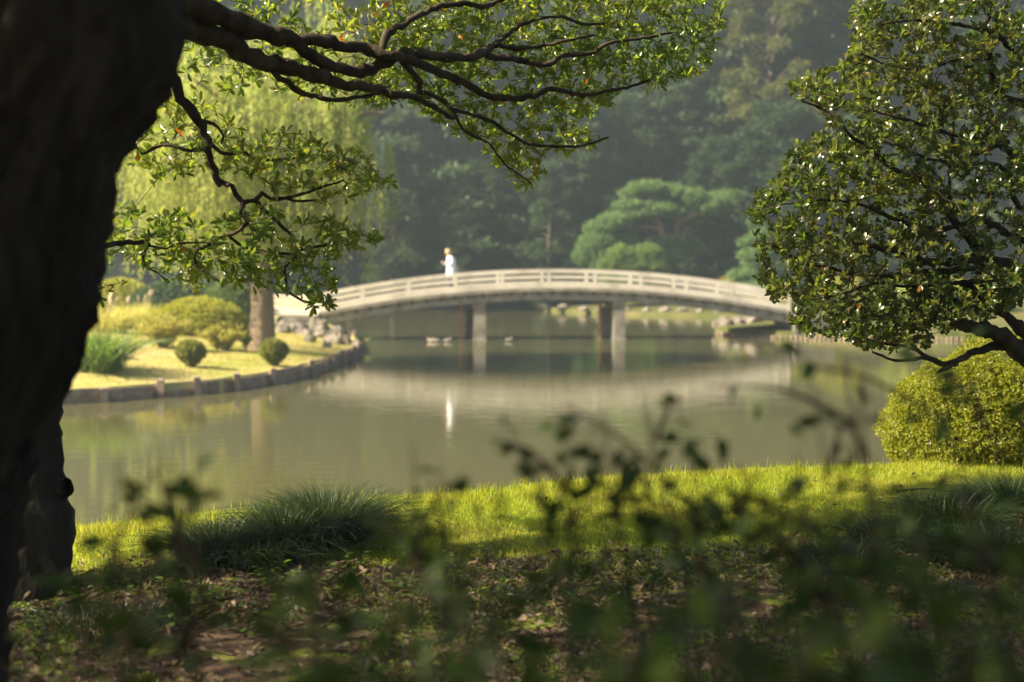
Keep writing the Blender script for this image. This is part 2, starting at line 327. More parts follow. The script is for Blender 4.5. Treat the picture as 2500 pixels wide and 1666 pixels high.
# ------------------------------------------------------------------ foliage builders
def blob(c, s, n, L, Wd, T=LEAF2, shell=.25, hemi=False, up=.3, tint=None, lump=0.12):
    d = rdir(n)
    if hemi: d[:, 2] = np.abs(d[:, 2]) * 1.0
    r = 1 - shell * R.random(n) ** 1.5
    r *= 1 + lump * wob(d[:, 0] * 3 + d[:, 2], d[:, 1] * 3 - d[:, 2], 1.4, R.random() * 9)
    P = np.array(c) + d * r[:, None] * np.array(s)
    A = nrm(d * .5 + rdir(n) * .8 + np.array([0, 0, up])); N = nrm(d + rdir(n) * .9)
    return leafgeo(P, A, N, L * (.7 + .6 * R.random(n)), Wd * (.7 + .6 * R.random(n)), T, tint)
def stems(c, base_z, s, n, r, tint=None):
    out = []
    for _ in range(n):
        d = rdir(1)[0]; d[2] = abs(d[2]); e = np.array(c) + d * np.array(s) * .85
        b = np.array([c[0] + .1 * d[0], c[1] + .1 * d[1], base_z]); mdl = (b + e) / 2 + R.normal(size=3) * .04
        P, rr = smoothline([b, mdl, e], [r, r * .7, r * .3], max(.05, np.linalg.norm(e - b) / 6)); out.append(tube(P, rr, 4))
    return out

def dome(name, px, py, Y, wpx, hpx, mat, label, n, L, zf, group=None, depth=1.0, hemi=True, lump=.05, cat='shrub'):
    """clipped shrub; px,py = centre of its foot, wpx/hpx half width and height in photo pixels"""
    k = Y / FPX; c = pix(px, py, Y); z = float(zf(c[0], c[1])); top = pix(px, py - hpx, Y)[2]; c = np.array([c[0], c[1], z])
    s = np.array([wpx * k, wpx * k * depth, max(.3, top - z)])
    t = thing(name, c, label, cat, group)
    part('foliage', [blob(c, s, n, L, L * .55, LEAF2, .10, hemi, .25, None, lump), blob(c, s * .86, n // 4, L * 1.6, L * 1.3, LEAF2, .12, hemi)], mat, t, stuff=True)
    part('stem', stems(c, z - .1, s, 14, .02), M['bark_far'], t)
    return t

# ------------------------------------------------------------------ the arched bridge
PHI = math.radians(5); BA = np.array([math.cos(PHI), math.sin(PHI), 0]); BN = np.array([-math.sin(PHI), math.cos(PHI), 0]); BW = 1.4
BC = np.array([.94, 58.0, 0]) + BN * BW
def deck_z(s): s = np.asarray(s, float); return np.maximum(2.12 - .0105 * (s - 1) ** 2, 1.12)
def bp(s, w, h): return BC + BA * s + BN * w + np.array([0, 0, float(deck_z(s)) + h])
def bpart(s0, s1, w0, w1, h0, h1, n=3):
    out = []; ss = np.linspace(s0, s1, n + 1); V = []
    for s in ss: V += [bp(s, w0, h0), bp(s, w1, h0), bp(s, w1, h1), bp(s, w0, h1)]
    F = [[0, 1, 2, 3][::-1], [4 * n + k for k in range(4)]]
    for i in range(n):
        for k in range(4): F.append([4 * i + k, 4 * i + (k + 1) % 4, 4 * i + 4 + (k + 1) % 4, 4 * i + 4 + k])
    return (np.array(V), np.array(F))
bridge = thing('arched_bridge', BC, 'long low arched footbridge with pale three board railings across the pond', 'bridge')
part('deck', [bpart(-8.75, 10.75, -BW, BW, -.14, 0, 30)], M['concrete'], bridge)
for w in (-1.12, 1.12): part('beam', [bpart(-8.7, 10.7, w - .15, w + .15, -.50, -.145, 30)], M['concrete'], bridge)
jm = mesh('joist', [box((0, 0, 0), (.12, 2.62, .14))], M['concrete_dark'])
for k in range(34):
    s = -8.4 + k * .57; o = link('joist', jm, bridge, Vector(bp(s, 0, -.235) - BC)); o.rotation_euler = (0, -math.atan(-.021 * (s - 1)), PHI)
POST = [.58 + 1.9 * k for k in range(-5, 6)]
bays = [-8.75] + POST[1:] if POST[0] < -8.75 else [-8.75] + POST
bays = [-8.75] + [q for q in POST if q > -8.3]
for w in (-BW + .08, BW - .08):
    sg = 1 if w < 0 else -1
    for s in bays + [10.6]:
        q = bp(s, w, 0)
        part('post', [bevbox(q + np.array([0, 0, .257]), (.125, .125, .68), PHI, .08)], M['rail'], bridge)
    for a, b_ in zip(bays, bays[1:] + [10.6]):
        part('top_rail', [bpart(a + .003, b_ - .003, w - .065, w + .065, .60, .765)], M['rail'], bridge)
        part('mid_rail', [bpart(a + .064, b_ - .064, w - .055, w + .055, .37, .50)], M['rail'], bridge)
        part('kick_board', [bpart(a + .064, b_ - .064, w - .058, w + .058, .01, .25)], M['rail'], bridge)
for s0 in (-2.25, 3.5):                               # piers: two columns, a cap and a rusty pipe
    for w in (-1.0, .85):
        q = bp(s0 - .13 * (w + 1), w, 0); zt = q[2] - .50
        col_ = part('column', [bevbox((q[0], q[1], (zt - .28 - .9) / 2), (.48, .48, zt - .28 + .9), PHI, .04)], M['concrete'], bridge)
        part('footing', [bevbox((q[0], q[1], -.35), (.6, .6, .78), PHI, .08)], M['concrete_dark'], col_)
    q = bp(s0, 0, 0); zt = q[2] - .503
    part('cap_beam', [box((q[0], q[1], zt - .14), (.5, 2.5, .275), PHI)], M['concrete'], bridge)
    q = bp(s0 - .75, -.95, 0); part('pipe', [tube(np.array([[q[0], q[1], -.9], [q[0], q[1], q[2] - .5]]), .075, 8)], M['rust'], bridge)
for s0, sg in ((-9.6, -1), (11.6, 1)):                # abutments carry the ends
    q = BC + BA * s0; part('abutment', [bevbox((q[0], q[1], .03), (1.66, 3.3, 1.86), PHI, .04)], M['concrete_dark'], bridge)
# approach path with its own fence, running on from the left end
ap = thing('approach_path', BC + BA * -12 + np.array([0, 0, 1.1]), 'level pale path with low board fence leading onto the bridge behind the willow', 'path')
part('paving', [bpart(-14.7, -8.78, -BW - .2, BW + .2, -.12, -.006, 12)], M['rail'], ap)
for w in (-BW + .08, BW - .08):
    for k in range(4):
        s = -8.98 - 1.85 * k; q = bp(s, w, 0); part('post', [bevbox(q + np.array([0, 0, .30]), (.13, .13, .84), PHI, .08)], M['rail'], ap)
        if k < 3:
            for nm, h0, h1, tk in (('top_rail', .56, .71, .058), ('mid_rail', .34, .46, .055), ('kick_board', .02, .2, .058)):
                part(nm, [bpart(s - 1.85 + .073, s - .073, w - tk, w + tk, h0, h1, 1)], M['rail'], ap)

# ------------------------------------------------------------------ person on the bridge
def build_person():
    ps = -3.35; base = bp(ps, .15, 0.0); H = 1.66
    t = thing('person', base, 'person in long white coat and dark trousers standing on the bridge with head bowed', 'person')
    face = nrm(np.array([-.93, -.25, 0.0])); side = np.array([-face[1], face[0], 0.0]); up = np.array([0, 0, 1.0])
    def Q(f, s, z): return face * f + side * s + up * z
    me = bpy.data.meshes.new('body'); bm = bmesh.new(); lay = bm.verts.layers.skin.verify(); nodes = {}
    def node(k, p, r, par=None):
        v = bm.verts.new(p); v[lay].radius = (r, r) if not isinstance(r, tuple) else r; nodes[k] = v
        if par: bm.edges.new((nodes[par], v))
    node('pelvis', Q(0, 0, .90), .13)
    node('waist', Q(-.01, 0, 1.05), .12, 'pelvis'); node('chest', Q(.0, 0, 1.25), .14, 'waist'); node('neck0', Q(.05, 0, 1.40), .065, 'chest')
    node('neck', Q(.085, 0, 1.46), .05, 'neck0'); node('head0', Q(.12, 0, 1.51), .075, 'neck'); node('head1', Q(.14, 0, 1.58), .088, 'head0'); node('head2', Q(.14, 0, 1.63), .05, 'head1')
    node('nose', Q(.235, 0, 1.545), .013, 'head0')
    for g, a in (('l', 1), ('r', -1)):
        node('hip' + g, Q(0, .09 * a, .86), .095, 'pelvis'); node('knee' + g, Q(.03 * (1 + a), .10 * a, .47), .062, 'hip' + g); node('calf' + g, Q(-.02 + .03 * a, .10 * a, .30), .055, 'knee' + g)
        node('ank' + g, Q(-.05 + .05 * a, .10 * a, .085), .038, 'calf' + g); node('toe' + g, Q(.12 + .05 * a, .11 * a, .04), .035, 'ank' + g)
        node('sh' + g, Q(.02, .17 * a, 1.34), .062, 'chest'); node('el' + g, Q(.05, .24 * a, 1.09), .045, 'sh' + g); node('wr' + g, Q(.24, .15 * a, 1.10), .03, 'el' + g)
        node('palm' + g, Q(.31, .11 * a, 1.13), .032, 'wr' + g)
        for i in range(4):
            node(f'f{i}a' + g, Q(.355, (.085 + .016 * i) * a, 1.16 - .012 * i), .009, 'palm' + g); node(f'f{i}b' + g, Q(.375 + .004 * (i % 3), (.06 + .016 * i) * a, 1.175 - .014 * i), .008, f'f{i}a' + g)
        node('th' + g, Q(.32, .07 * a, 1.165), .010, 'palm' + g)
    nodes['pelvis'][lay].use_root = True
    bm.to_mesh(me); bm.free(); me.materials.append(M['skin'])
    o = link('body', me, t); sk = o.modifiers.new('skin', 'SKIN'); sk.use_smooth_shade = True; o.modifiers.new('sub', 'SUBSURF').levels = 1; o.modifiers['sub'].render_levels = 1
    def loft(rings, n=16):
        V = []
        for (f, s, z, rf, rs) in rings:
            for a in np.arange(n) * 2 * np.pi / n: V.append(Q(f + rf * math.cos(a), s + rs * math.sin(a) , z))
        F = [[i * n + j, i * n + (j + 1) % n, (i + 1) * n + (j + 1) % n, (i + 1) * n + j] for i in range(len(rings) - 1) for j in range(n)]
        return (np.array(V) + base, np.array(F))
    coat = [(-.01, 0, .62, .20, .25), (-.01, 0, .78, .185, .235), (-.01, 0, .95, .17, .22), (-.01, 0, 1.06, .155, .205), (0, 0, 1.22, .165, .215), (.02, 0, 1.34, .13, .205), (.045, 0, 1.40, .085, .12), (.065, 0, 1.44, .07, .075)]
    sl_ = [loft(coat)]
    for a in (1, -1):
        P, rr = smoothline([base + Q(.02, .16 * a, 1.345), base + Q(.05, .25 * a, 1.09), base + Q(.22, .155 * a, 1.10)], [.085, .066, .052], .05); sl_.append(tube(P, rr, 10))
    coat_ = part('coat', sl_, M['coat'], t, True)
    part('collar', [loft([(.05, 0, 1.385, .10, .13), (.075, 0, 1.445, .085, .09)])], M['coat'], coat_, True)
    tr = []
    for a in (1, -1):
        P, rr = smoothline([base + Q(0, .09 * a, .86), base + Q(.03 * (1 + a), .10 * a, .47), base + Q(-.05 + .05 * a, .10 * a, .09)], [.115, .082, .07], .06); tr.append(tube(P, rr, 12))
    part('trousers', tr, M['denim'], t, True)
    for a in (1, -1):
        P, rr = smoothline([base + Q(-.10 + .05 * a, .10 * a, .045), base + Q(.0 + .05 * a, .105 * a, .06), base + Q(.15 + .05 * a, .112 * a, .035)], [.045, .055, .03], .03); part('shoe', [tube(P, rr, 10)], M['shoe'], t, True)
    d = rdir(3000); d = d[(d @ face < .35)]; hc = base + Q(.12, 0, 1.585)
    hp = hc + d * np.array([.112, .112, .112]); hp[:, 2] -= np.where(d @ face < .1, .05 * R.random(len(d)), 0)
    part('hair', [leafgeo(hp, nrm(d * .2 - np.array([0, 0, 1.0]) + .3 * rdir(len(d))), d, .09, .016, LEAF2), mk_rock(hc - face * .012, (.10, .10, .105), 3, 10)], M['hair'], t)
    for a in (1, -1): part('eye', [mk_rock(base + Q(.215, .032 * a, 1.572), (.008, .012, .008), 5, 6)], M['shoe'], t)
    part('mouth', [mk_rock(base + Q(.195, 0, 1.497), (.012, .022, .006), 6, 6)], M['bag'], t)
    bc = base + Q(-.24, -.05, .98)
    bgo = thing('shoulder_bag', bc, 'pinkish bag hanging at the back of the person in the white coat', 'bag')
    bb_ = part('bag_body', [loft([(-.27, -.05, .80, .05, .10), (-.275, -.05, .90, .07, .13), (-.26, -.05, 1.05, .06, .12), (-.24, -.05, 1.10, .03, .10)], 12)], M['bag'], bgo, True)
    P, rr = smoothline([base + Q(-.24, -.12, 1.08), base + Q(-.16, -.15, 1.32), base + Q(0, -.15, 1.43), base + Q(.12, -.10, 1.36)], [.014] * 4, .05); part('strap', [tube(P, rr, 6)], M['shoe'], bb_)
build_person()
bpy.data.objects['person'].scale = (1.08, 1.08, 1.08)

# ducks on the water beyond the bridge's shadow
def duck(px, py, a, label):
    c = gz(px, py, 0.02); f = np.array([math.cos(a), math.sin(a), 0]); t = thing('duck', c, label, 'duck', 'ducks swimming beside the bridge pier')
    k = .62; up = np.array([0, 0, k]); f = f * k; P, rr = smoothline([c - f * .24 + up * .13, c - f * .14 + up * .07, c + up * .06, c + f * .15 + up * .06, c + f * .20 + up * .14, c + f * .22 + up * .22, c + f * .25 + up * .24], np.array([.01, .07, .11, .085, .045, .05, .02]) * k, .02)
    part('body', [tube(P, rr, 10)], M['duck'], t, True)
    P, rr = smoothline([c + f * .25 + up * .235, c + f * .31 + up * .22], [.013, .008], .01); part('bill', [tube(P, rr, 6)], M['duck_bill'], t, True)
duck(1053, 834, 2.9, 'pale duck on the water left of the first pier'); duck(1066, 834, 3.3, 'pale duck on the water left of the first pier'); duck(1092, 834, 0.2, 'pale duck on the water left of the first pier')
duck(1241, 833, .4, 'lone pale duck on the open water between the two piers')

# ------------------------------------------------------------------ timber edging
def revet(line, name, label, sp, plank_h, stake_r, stake_h, n0=0, jit=.05, planks=True):
    P = np.array(line); s = np.r_[0, np.cumsum(np.linalg.norm(np.diff(P, axis=0), axis=1))]
    q0 = np.array([P[0][0], P[0][1], 0]); t = thing(name, q0, label, 'edging'); u = 0; k = 0; prev = None
    while u < s[-1]:
        x = np.interp(u, s, P[:, 0]); y = np.interp(u, s, P[:, 1]); q = np.array([x, y])
        hh = stake_h * (1 + .25 * R.normal() * (jit * 8)); rz = R.random() * .4
        dx = np.interp(u + .1, s, P[:, 0]) - np.interp(u - .1, s, P[:, 0]); dy = np.interp(u + .1, s, P[:, 1]) - np.interp(u - .1, s, P[:, 1]); dn = math.hypot(dx, dy)
        x += dy / dn * (.13 if planks else .03); y -= dx / dn * (.13 if planks else .03)
        part('stake', [bevbox((x, y, hh / 2 - .3), (stake_r * 2, stake_r * 2, hh + .6), rz, .18)], M['timber'], t)
        if planks and prev is not None:
            a, b_ = prev, q; d = (b_ - a) / np.linalg.norm(b_ - a); nn = np.array([-d[1], d[0]])
            c = (a + b_) / 2 - nn * .05; L = np.linalg.norm(b_ - a) - .02; h = plank_h * (1 + .18 * R.normal())
            part('plank', [bevbox((c[0], c[1], h / 2 - .25), (L, .07, h + .5), math.atan2(d[1], d[0]), .1)], M['timber'], t)
        prev = q; u += sp * (1 + .22 * R.normal() * (jit > .03)) if planks else sp * (.9 + .2 * R.random())
front = ISL[(ISL[:, 1] < 48)]
front = np.array([q for q in ISL[1:12]])
revet(front, 'timber_revetment', 'grey timber planks and stakes edging the lawn of the willow bank', 1.35, .26, .075, .40)
revet(np.array([gz(700, 842)[:2] * [1, 1], gz(790, 840)[:2], gz(866, 836)[:2]]) , 'stake_row', 'short row of timber stakes below the rocks at the bridge foot', .26, .3, .06, .42, planks=False)
revet(np.array([gz(*q)[:2] + [0, -.12] for q in [(1752, 817), (1800, 822), (1900, 827), (2050, 829), (2200, 831), (2350, 832), (2480, 834)]]), 'timber_palisade', 'low palisade of close timber stakes along the bank right of the bridge', .20, .3, .05, .14, planks=False)

# rocks
def rock(px, py, Y, w, h, zf, label, seed, group=None):
    c = pix(px, py, Y); k = Y / FPX; z = float(zf(c[0], c[1])); c[2] = max(z, 0) + h * k * .25
    solo('rock', [mk_rock(c, (w * k * .62, w * k * .55, h * k * .85), seed, 16)], M['stone'], c, label, 'rock', group)
rock(815, 870, 47.6, 62, 38, isl_z, 'large pale grey rock at the tip of the willow bank', 11)
rock(758, 872, 47.0, 30, 18, isl_z, 'small brown rock beside the large pale rock at the tip of the bank', 12)
rock(850, 876, 47.4, 26, 26, isl_z, 'upright rock at the outermost corner of the willow bank', 13)
rock(715, 815, 54.0, 60, 34, isl_z, 'broad rock below the approach path next to the willow trunk', 14)
rock(775, 812, 54.2, 55, 36, isl_z, 'grey rock under the left end of the bridge', 15)
rock(690, 838, 52.5, 34, 20, isl_z, 'low rock in front of the broad rock below the approach path', 16)
rock(825, 826, 54.8, 40, 18, isl_z, 'flat rock by the water at the foot of the bridge', 17)
rock(838, 852, 50.0, 34, 20, isl_z, 'dark rock on the bank corner behind the large pale rock', 20)
rock(782, 850, 50.5, 36, 18, isl_z, 'flat brown rock behind the large pale rock', 21)
rock(870, 868, 47.3, 20, 16, isl_z, 'small stone at the water beside the upright rock', 22)
rock(745, 832, 52.6, 40, 20, isl_z, 'brown rock between the broad rock and the flat one by the water', 18)
rock(795, 884, 45.2, 24, 14, isl_z, 'small low stone on the timber edging near the large pale rock', 19)
for i, (a, b_, w, h) in enumerate([(1330, 755, 30, 18), (1375, 758, 34, 22), (1425, 761, 30, 16), (1465, 763, 24, 14), (1530, 764, 28, 14), (1575, 765, 26, 16), (1620, 766, 34, 20), (1665, 767, 30, 16), (1710, 768, 26, 14), (1755, 769, 30, 16)]):
    rock(a, b_, float(gz(a, b_ + 6)[1]) + .8, w * .8, h * .55, fb_z, 'pale stone in the row edging the far shore beneath the bridge', 30 + i, 'stones edging the far shore')
for i, (a, b_, w, h) in enumerate([(1770, 808, 34, 22), (1800, 812, 30, 18), (1748, 812, 26, 14), (1835, 812, 36, 26)]):
    rock(a, b_, 64.2, w, h, rb_z, 'rough rock piled at the right foot of the bridge', 50 + i, 'rocks at the right foot of the bridge')

# ------------------------------------------------------------------ plants on the willow bank
dome('clipped_shrub', 484, 812, 46.5, 126, 82, M['clipped_yellow'], 'wide yellow green clipped dome shrub on the lawn by the willow', 14000, .12, isl_z)
dome('clipped_shrub', 418, 770, 54.0, 112, 84, M['clipped_dark'], 'dark green clipped dome behind the wide yellow green dome', 8000, .13, isl_z)
dome('clipped_shrub', 560, 800, 57.0, 76, 114, M['clipped'], 'tall mid green clipped dome close to the willow trunk', 8000, .13, isl_z)
dome('clipped_shrub', 295, 775, 60.0, 95, 92, M['clipped_yellow'], 'pale green clipped hedge behind the plumed grasses', 6000, .14, isl_z)
def mush(c, s, n, L):
    d = rdir(n); r = (1 - .14 * R.random(n)) * (1 + .09 * wob(d[:, 0] * 4 + d[:, 2], d[:, 1] * 4, 1, c[0])); P = d * r[:, None]; P[:, :2] *= np.where(d[:, 2] < 0, 1 + .55 * d[:, 2], 1)[:, None]
    return leafgeo(np.array(c) + P * s, nrm(d * .5 + rdir(n)), nrm(d + rdir(n) * .8), L * (.6 + .8 * R.random(n)), L * .6, LEAF2)
def topiary(px, py, Y, label):
    k = Y / FPX; c = gz(px, py, .45); c = pix(px, py, Y); c[2] = float(isl_z(c[0], c[1])); t = thing('topiary_shrub', c, label, 'shrub', 'mushroom clipped shrubs on the lawn')
    f = c + np.array([0, 0, .52 * 66 * k]); s = np.array([34, 34, 30]) * k
    part('foliage', [mush(f, s, 4600, .07), mush(f, s * .84, 900, .13)], M['clipped_top'], t, stuff=True)
    part('stem', [tube(*smoothline([c - [0, 0, .1], c + [.03, 0, .2], f], [.10, .085, .06], .06), 7)] + stems(f, c[2] + .2, s, 12, .02), M['bark_far'], t)
topiary(466, 915, 34.6, 'mushroom shaped clipped shrub near the water under the yellow bush'); topiary(668, 905, 36.6, 'mushroom shaped clipped shrub in front of the willow trunk')
def looseshrub(name, px, py, Y, w, h, mat, label, n, L, zf, ns=40, group=None, up=.8):
    k = Y / FPX; c = pix(px, py, Y); c[2] = float(zf(c[0], c[1])); t = thing(name, c, label, 'shrub', group); Vs, St = [], []
    for i in range(ns):
        d = rdir(1)[0]; e = c + np.array([d[0] * w * k, d[1] * w * k * .8, h * k * (.55 + .5 * R.random()) * (1 - .35 * math.hypot(d[0], d[1]) ** 2)])
        P, rr = smoothline([c + R.normal(size=3) * [.1, .1, 0], (c + e) / 2 + [0, 0, h * k * .18], e], [.018, .01, .004], h * k / 10); St.append(tube(P, rr, 4))
        m_ = n // ns; u = (.25 + .75 * R.random(m_)) * (len(P) - 1); q = P[u.astype(int)] + R.normal(size=(m_, 3)) * w * k * .07
        A = nrm(rdir(m_) + [0, 0, up] + .6 * nrm(e - c)); Vs.append(leafgeo(q, A, rdir(m_), L * (.6 + .8 * R.random(m_)), L * .35, LEAF2))
    part('foliage', Vs, mat, t, stuff=True); part('stem', St, M['bark_far'], t); return t
looseshrub('loose_shrub', 400, 846, 39.5, 72, 92, M['yellow'], 'airy yellow shrub in front of the wide clipped dome', 5200, .13, isl_z)
looseshrub('loose_shrub', 545, 842, 40.5, 62, 66, M['yellow'], 'low spreading yellow shrub beside the willow trunk', 4200, .12, isl_z)
looseshrub('loose_shrub', 610, 842, 41.5, 36, 48, M['clipped'], 'small green shrub at the foot of the willow trunk', 1800, .11, isl_z)
def tuftgrass(name, c, label, n, L, spread, wd, mat, droop=.5, group=None, cat='grass clump', lean=0.35, plumes=0):
    t = thing(name, c, label, cat, group); a = R.random(n) * 2 * np.pi; r = np.sqrt(R.random(n)) * spread
    b = np.stack([np.cos(a) * r, np.sin(a) * r, 0 * a], 1) + np.array(c); out = nrm(np.stack([np.cos(a), np.sin(a), 0 * a], 1) + .7 * R.normal(size=(n, 3)) * [1, 1, 0])
    ln = L * (.6 + .5 * R.random(n)); seg = 5; u = np.linspace(0, 1, seg + 1); le = lean * (.5 + R.random(n)) * (.4 + r / max(spread, 1e-3))
    cen = b[:, None] + out[:, None] * (ln * le)[:, None, None] * (u[None, :, None] * .6 + droop * u[None, :, None] ** 2 * 1.6) + np.array([0, 0, 1.0]) * ln[:, None, None] * (u - droop * .75 * u ** 2.6 * np.minimum(le, 1)[:, None] * 1.6)[..., None]
    sd = np.cross(out, [0, 0, 1.0]); sd = nrm(sd + .4 * R.normal(size=(n, 3)))
    wv = wd * (1 - u ** 2.2 * .93); V = np.stack([cen - sd[:, None] * wv[None, :, None] / 2, cen + sd[:, None] * wv[None, :, None] / 2], 2)
    i = (np.arange(n) * (seg + 1) * 2)[:, None] + (np.arange(seg) * 2)[None]; F = np.stack([i, i + 1, i + 3, i + 2], -1).reshape(-1, 4)
    part('blades', [(V.reshape(-1, 3), F, np.repeat(R.random(n), (seg + 1) * 2))], mat, t, stuff=True)
    if plumes:
        for k in range(plumes):
            a_ = R.random() * 6.28; e = np.array(c) + [math.cos(a_) * L * .5, math.sin(a_) * L * .3, L * (1.0 + .35 * R.random())]
            P, rr = smoothline([np.array(c), (np.array(c) + e) / 2 + [0, 0, .1 * L], e], [.012, .009, .05], L / 8); rr = np.where(np.arange(len(rr)) > len(rr) * .72, .05, .01); rr[-1] = .01
            part('plume', [tube(P, rr, 6, .2)], M['plume'], t)
    return t
M['plume'] = plain('grass_plume', [(.42, .33, .24), (.58, .48, .36)], .9, 20, .4)
c = pix(240, 925, 32.6); c[2] = isl_z(c[0], c[1]); tuftgrass('reed_clump', c, 'tall green reeds arching over the timber edging', 420, 1.35, .55, .035, M['reed'], .55, None, 'reeds', .5)
c = pix(205, 925, 33.2); c[2] = isl_z(c[0], c[1]); tuftgrass('reed_clump', c, 'green reeds half hidden by the leaning dark trunk', 260, 1.15, .4, .035, M['reed'], .55, None, 'reeds', .5)
c = pix(262, 880, 35.5); c[2] = isl_z(c[0], c[1]); dome('clipped_shrub', 262, 892, 35.6, 36, 56, M['clipped_dark'], 'small dark clipped shrub right behind the green reeds', 3000, .08, isl_z)
for i, (a, b_, y_, lb) in enumerate([(300, 800, 47, 'plumed yellow grass left of the wide clipped dome'), (255, 812, 44, 'plumed yellow grass leaning by the dark trunk'), (345, 790, 50, 'plumed yellow grass in front of the dark clipped dome')]):
    c = pix(a, b_, y_); c[2] = isl_z(c[0], c[1]); tuftgrass('plume_grass', c, lb, 420, 1.0, .7, .03, M['yellow'], .5, None, 'grass clump', .5, 4)

# short sunlit turf on the willow bank
def turf(name, xs, ys, n, zf, L, wd, mat, keep=None, mul=None):
    x = xs[0] + (xs[1] - xs[0]) * R.random(n); y = ys[0] + (ys[1] - ys[0]) * R.random(n)
    if keep is not None: k = keep(x, y); x, y = x[k], y[k]
    n = len(x); P = np.stack([x, y, zf(x, y) - .004], 1); A = nrm(np.stack([.35 * R.normal(size=n), .35 * R.normal(size=n), 1 + 0 * x], 1))
    L = L * (.5 + R.random(n)) * (mul(x, y) if mul else 1); t = np.clip(.45 + .28 * wob(x, y, 2.1, 5) + .25 * R.normal(size=n), 0, 1)
    V, F, tt = leafgeo(P, A, nrm(np.stack([R.normal(size=n), R.normal(size=n), 0 * x], 1)), L, wd, (np.array([[0, -.5, 0], [0, .5, 0], [.55, .4, .05], [1, 0, .22]]), np.array([[0, 1, 2], [0, 2, 3]])), t)
    o = link(name, mesh(name, [(V, F, tt)], mat)); o['kind'] = 'stuff'; return tag(o, '', '') if False else o
def lab(o, label, cat): o['label'] = label; o['category'] = cat
from_isl = lambda x, y: (dline(x, y, ISL) > .25) & (np.interp(y, ISL[:12, 1], ISL[:12, 0]) > x) & (dline(x, y, ISL) < 14)
lab(turf('lawn_grass', (-17, -5), (30, 52), 60000, isl_z, .04, .016, M['grass_dry'], from_isl), 'bright short grass on the willow bank lawn', 'grass')

# ------------------------------------------------------------------ willow
def willow():
    c = pix(640, 838, 41.5); c[2] = float(isl_z(c[0], c[1])); t = thing('willow_tree', c, 'pale yellow green weeping tree with a straight brown trunk on the bank', 'tree')
    k = 41.5 / FPX; top = c + [-.3, .4, 7.2]
    P, rr = smoothline([c - [0, 0, .3], c + [0, 0, .25], c + [.02, 0, 1.4], c + [-.05, .1, 3.2], c + [-.15, .2, 5.0], top], [.56, .40, .33, .29, .24, .14], .2); part('trunk', [tube(P, rr, 18, .03)], M['bark_willow'], t, True)
    limbs, strands, St = [], [], []
    for i in range(26):
        a = i * 2.4 + R.normal() * .2; z0 = 2.6 + 4.4 * R.random(); b = P[np.argmin(abs(P[:, 2] - c[2] - z0))]; rad = 2.6 + 3.2 * R.random()
        e = b + [math.cos(a) * rad, math.sin(a) * rad, 1.2 + 2.8 * R.random()]; e[0] = min(e[0], -3.6)
        mid = (b + e) / 2 + [0, 0, .7]; Q, q = smoothline([b, mid, e], [.11, .07, .03], .25); limbs.append((Q, q)); part('limb', [tube(Q, q, 7, .05)], M['bark_willow'], t, True)
    allp = np.vstack([Q[len(Q) // 4:] for Q, _ in limbs] + [P[P[:, 2] > c[2] + 5]])
    for i in range(1900):
        b = allp[R.integers(len(allp))] + R.normal(size=3) * [1.0, .9, .6]; lim = np.interp(b[2], [3, 4.5, 6.2, 7.2, 9], [-4.4, -3.3, -3.0, -4.4, -4.8]) + .35 * wob(b[2], b[1], 2.5, 1); b[0] = b[0] if b[0] < lim else lim - abs(R.normal()) * 1.1; ln = (1.0 + 2.2 * R.random()) ; zmin = 2.9 + .9 * wob(b[0], b[1], .9, 3) + .5 * R.random()
        ln = min(ln, max(.5, b[2] - zmin)); o_ = R.normal(size=2) * .22; u = np.linspace(0, 1, 9)
        s = b + np.stack([o_[0] * np.sqrt(u), o_[1] * np.sqrt(u), .12 * np.sin(u * 3.1) - ln * u ** 1.3], 1); St.append(tube(s[::2], .006, 3))
        m_ = int(26 * ln) + 8; uu = R.random(m_) * 8; i0 = np.minimum(uu.astype(int), 7); q = s[i0] + (s[i0 + 1] - s[i0]) * (uu - i0)[:, None] + R.normal(size=(m_, 3)) * .05
        A = nrm(rdir(m_) * .8 + [0, 0, -1.0]); strands.append(leafgeo(q, A, rdir(m_), .17 * (.6 + .8 * R.random(m_)), .045, LEAF2, np.clip(R.random() * .6 + R.random(m_) * .4, 0, 1)))
    part('foliage', strands, M['willow'], t, stuff=True); part('twigs', St, M['bark_willow'], t, stuff=True)
willow()

# ------------------------------------------------------------------ pruned pine and friends on the far shore
def pads_tree(name, base, trunkpts, pads, Y, mat, bark, label, dens=1.0, r0=.3):
    t = thing(name, base, label, 'tree'); k = Y / FPX; L = []
    for pl, r in trunkpts:
        Q, q = smoothline([pix(a, b_, Y + dy) for a, b_, dy in pl], np.linspace(r, r * .45, len(pl)), .3); part('trunk' if r >= r0 else 'limb', [tube(Q, q, 8, .06)], bark, t, True)
    for a, b_, w, h, dy in pads:
        n = int(1500 * dens * (w * h) / 900); c = pix(a, b_, Y + dy); d = rdir(n); P = c + d * (R.random((n, 1)) ** .4) * np.array([w * k, w * k * .9, h * k]) * (1 + .2 * wob(d[:, 0] * 5, d[:, 1] * 5 + d[:, 2] * 3, 1, a))[:, None]
        L.append(leafgeo(P, nrm(rdir(n) + [0, 0, .9]), rdir(n), .34 * (.6 + .8 * R.random(n)), .10, LEAF2))
    part('foliage', L, mat, t, stuff=True); return t
YP = 98.0
b0 = pix(1628, 756, YP); b0[2] = float(fb_z(b0[0], b0[1]))
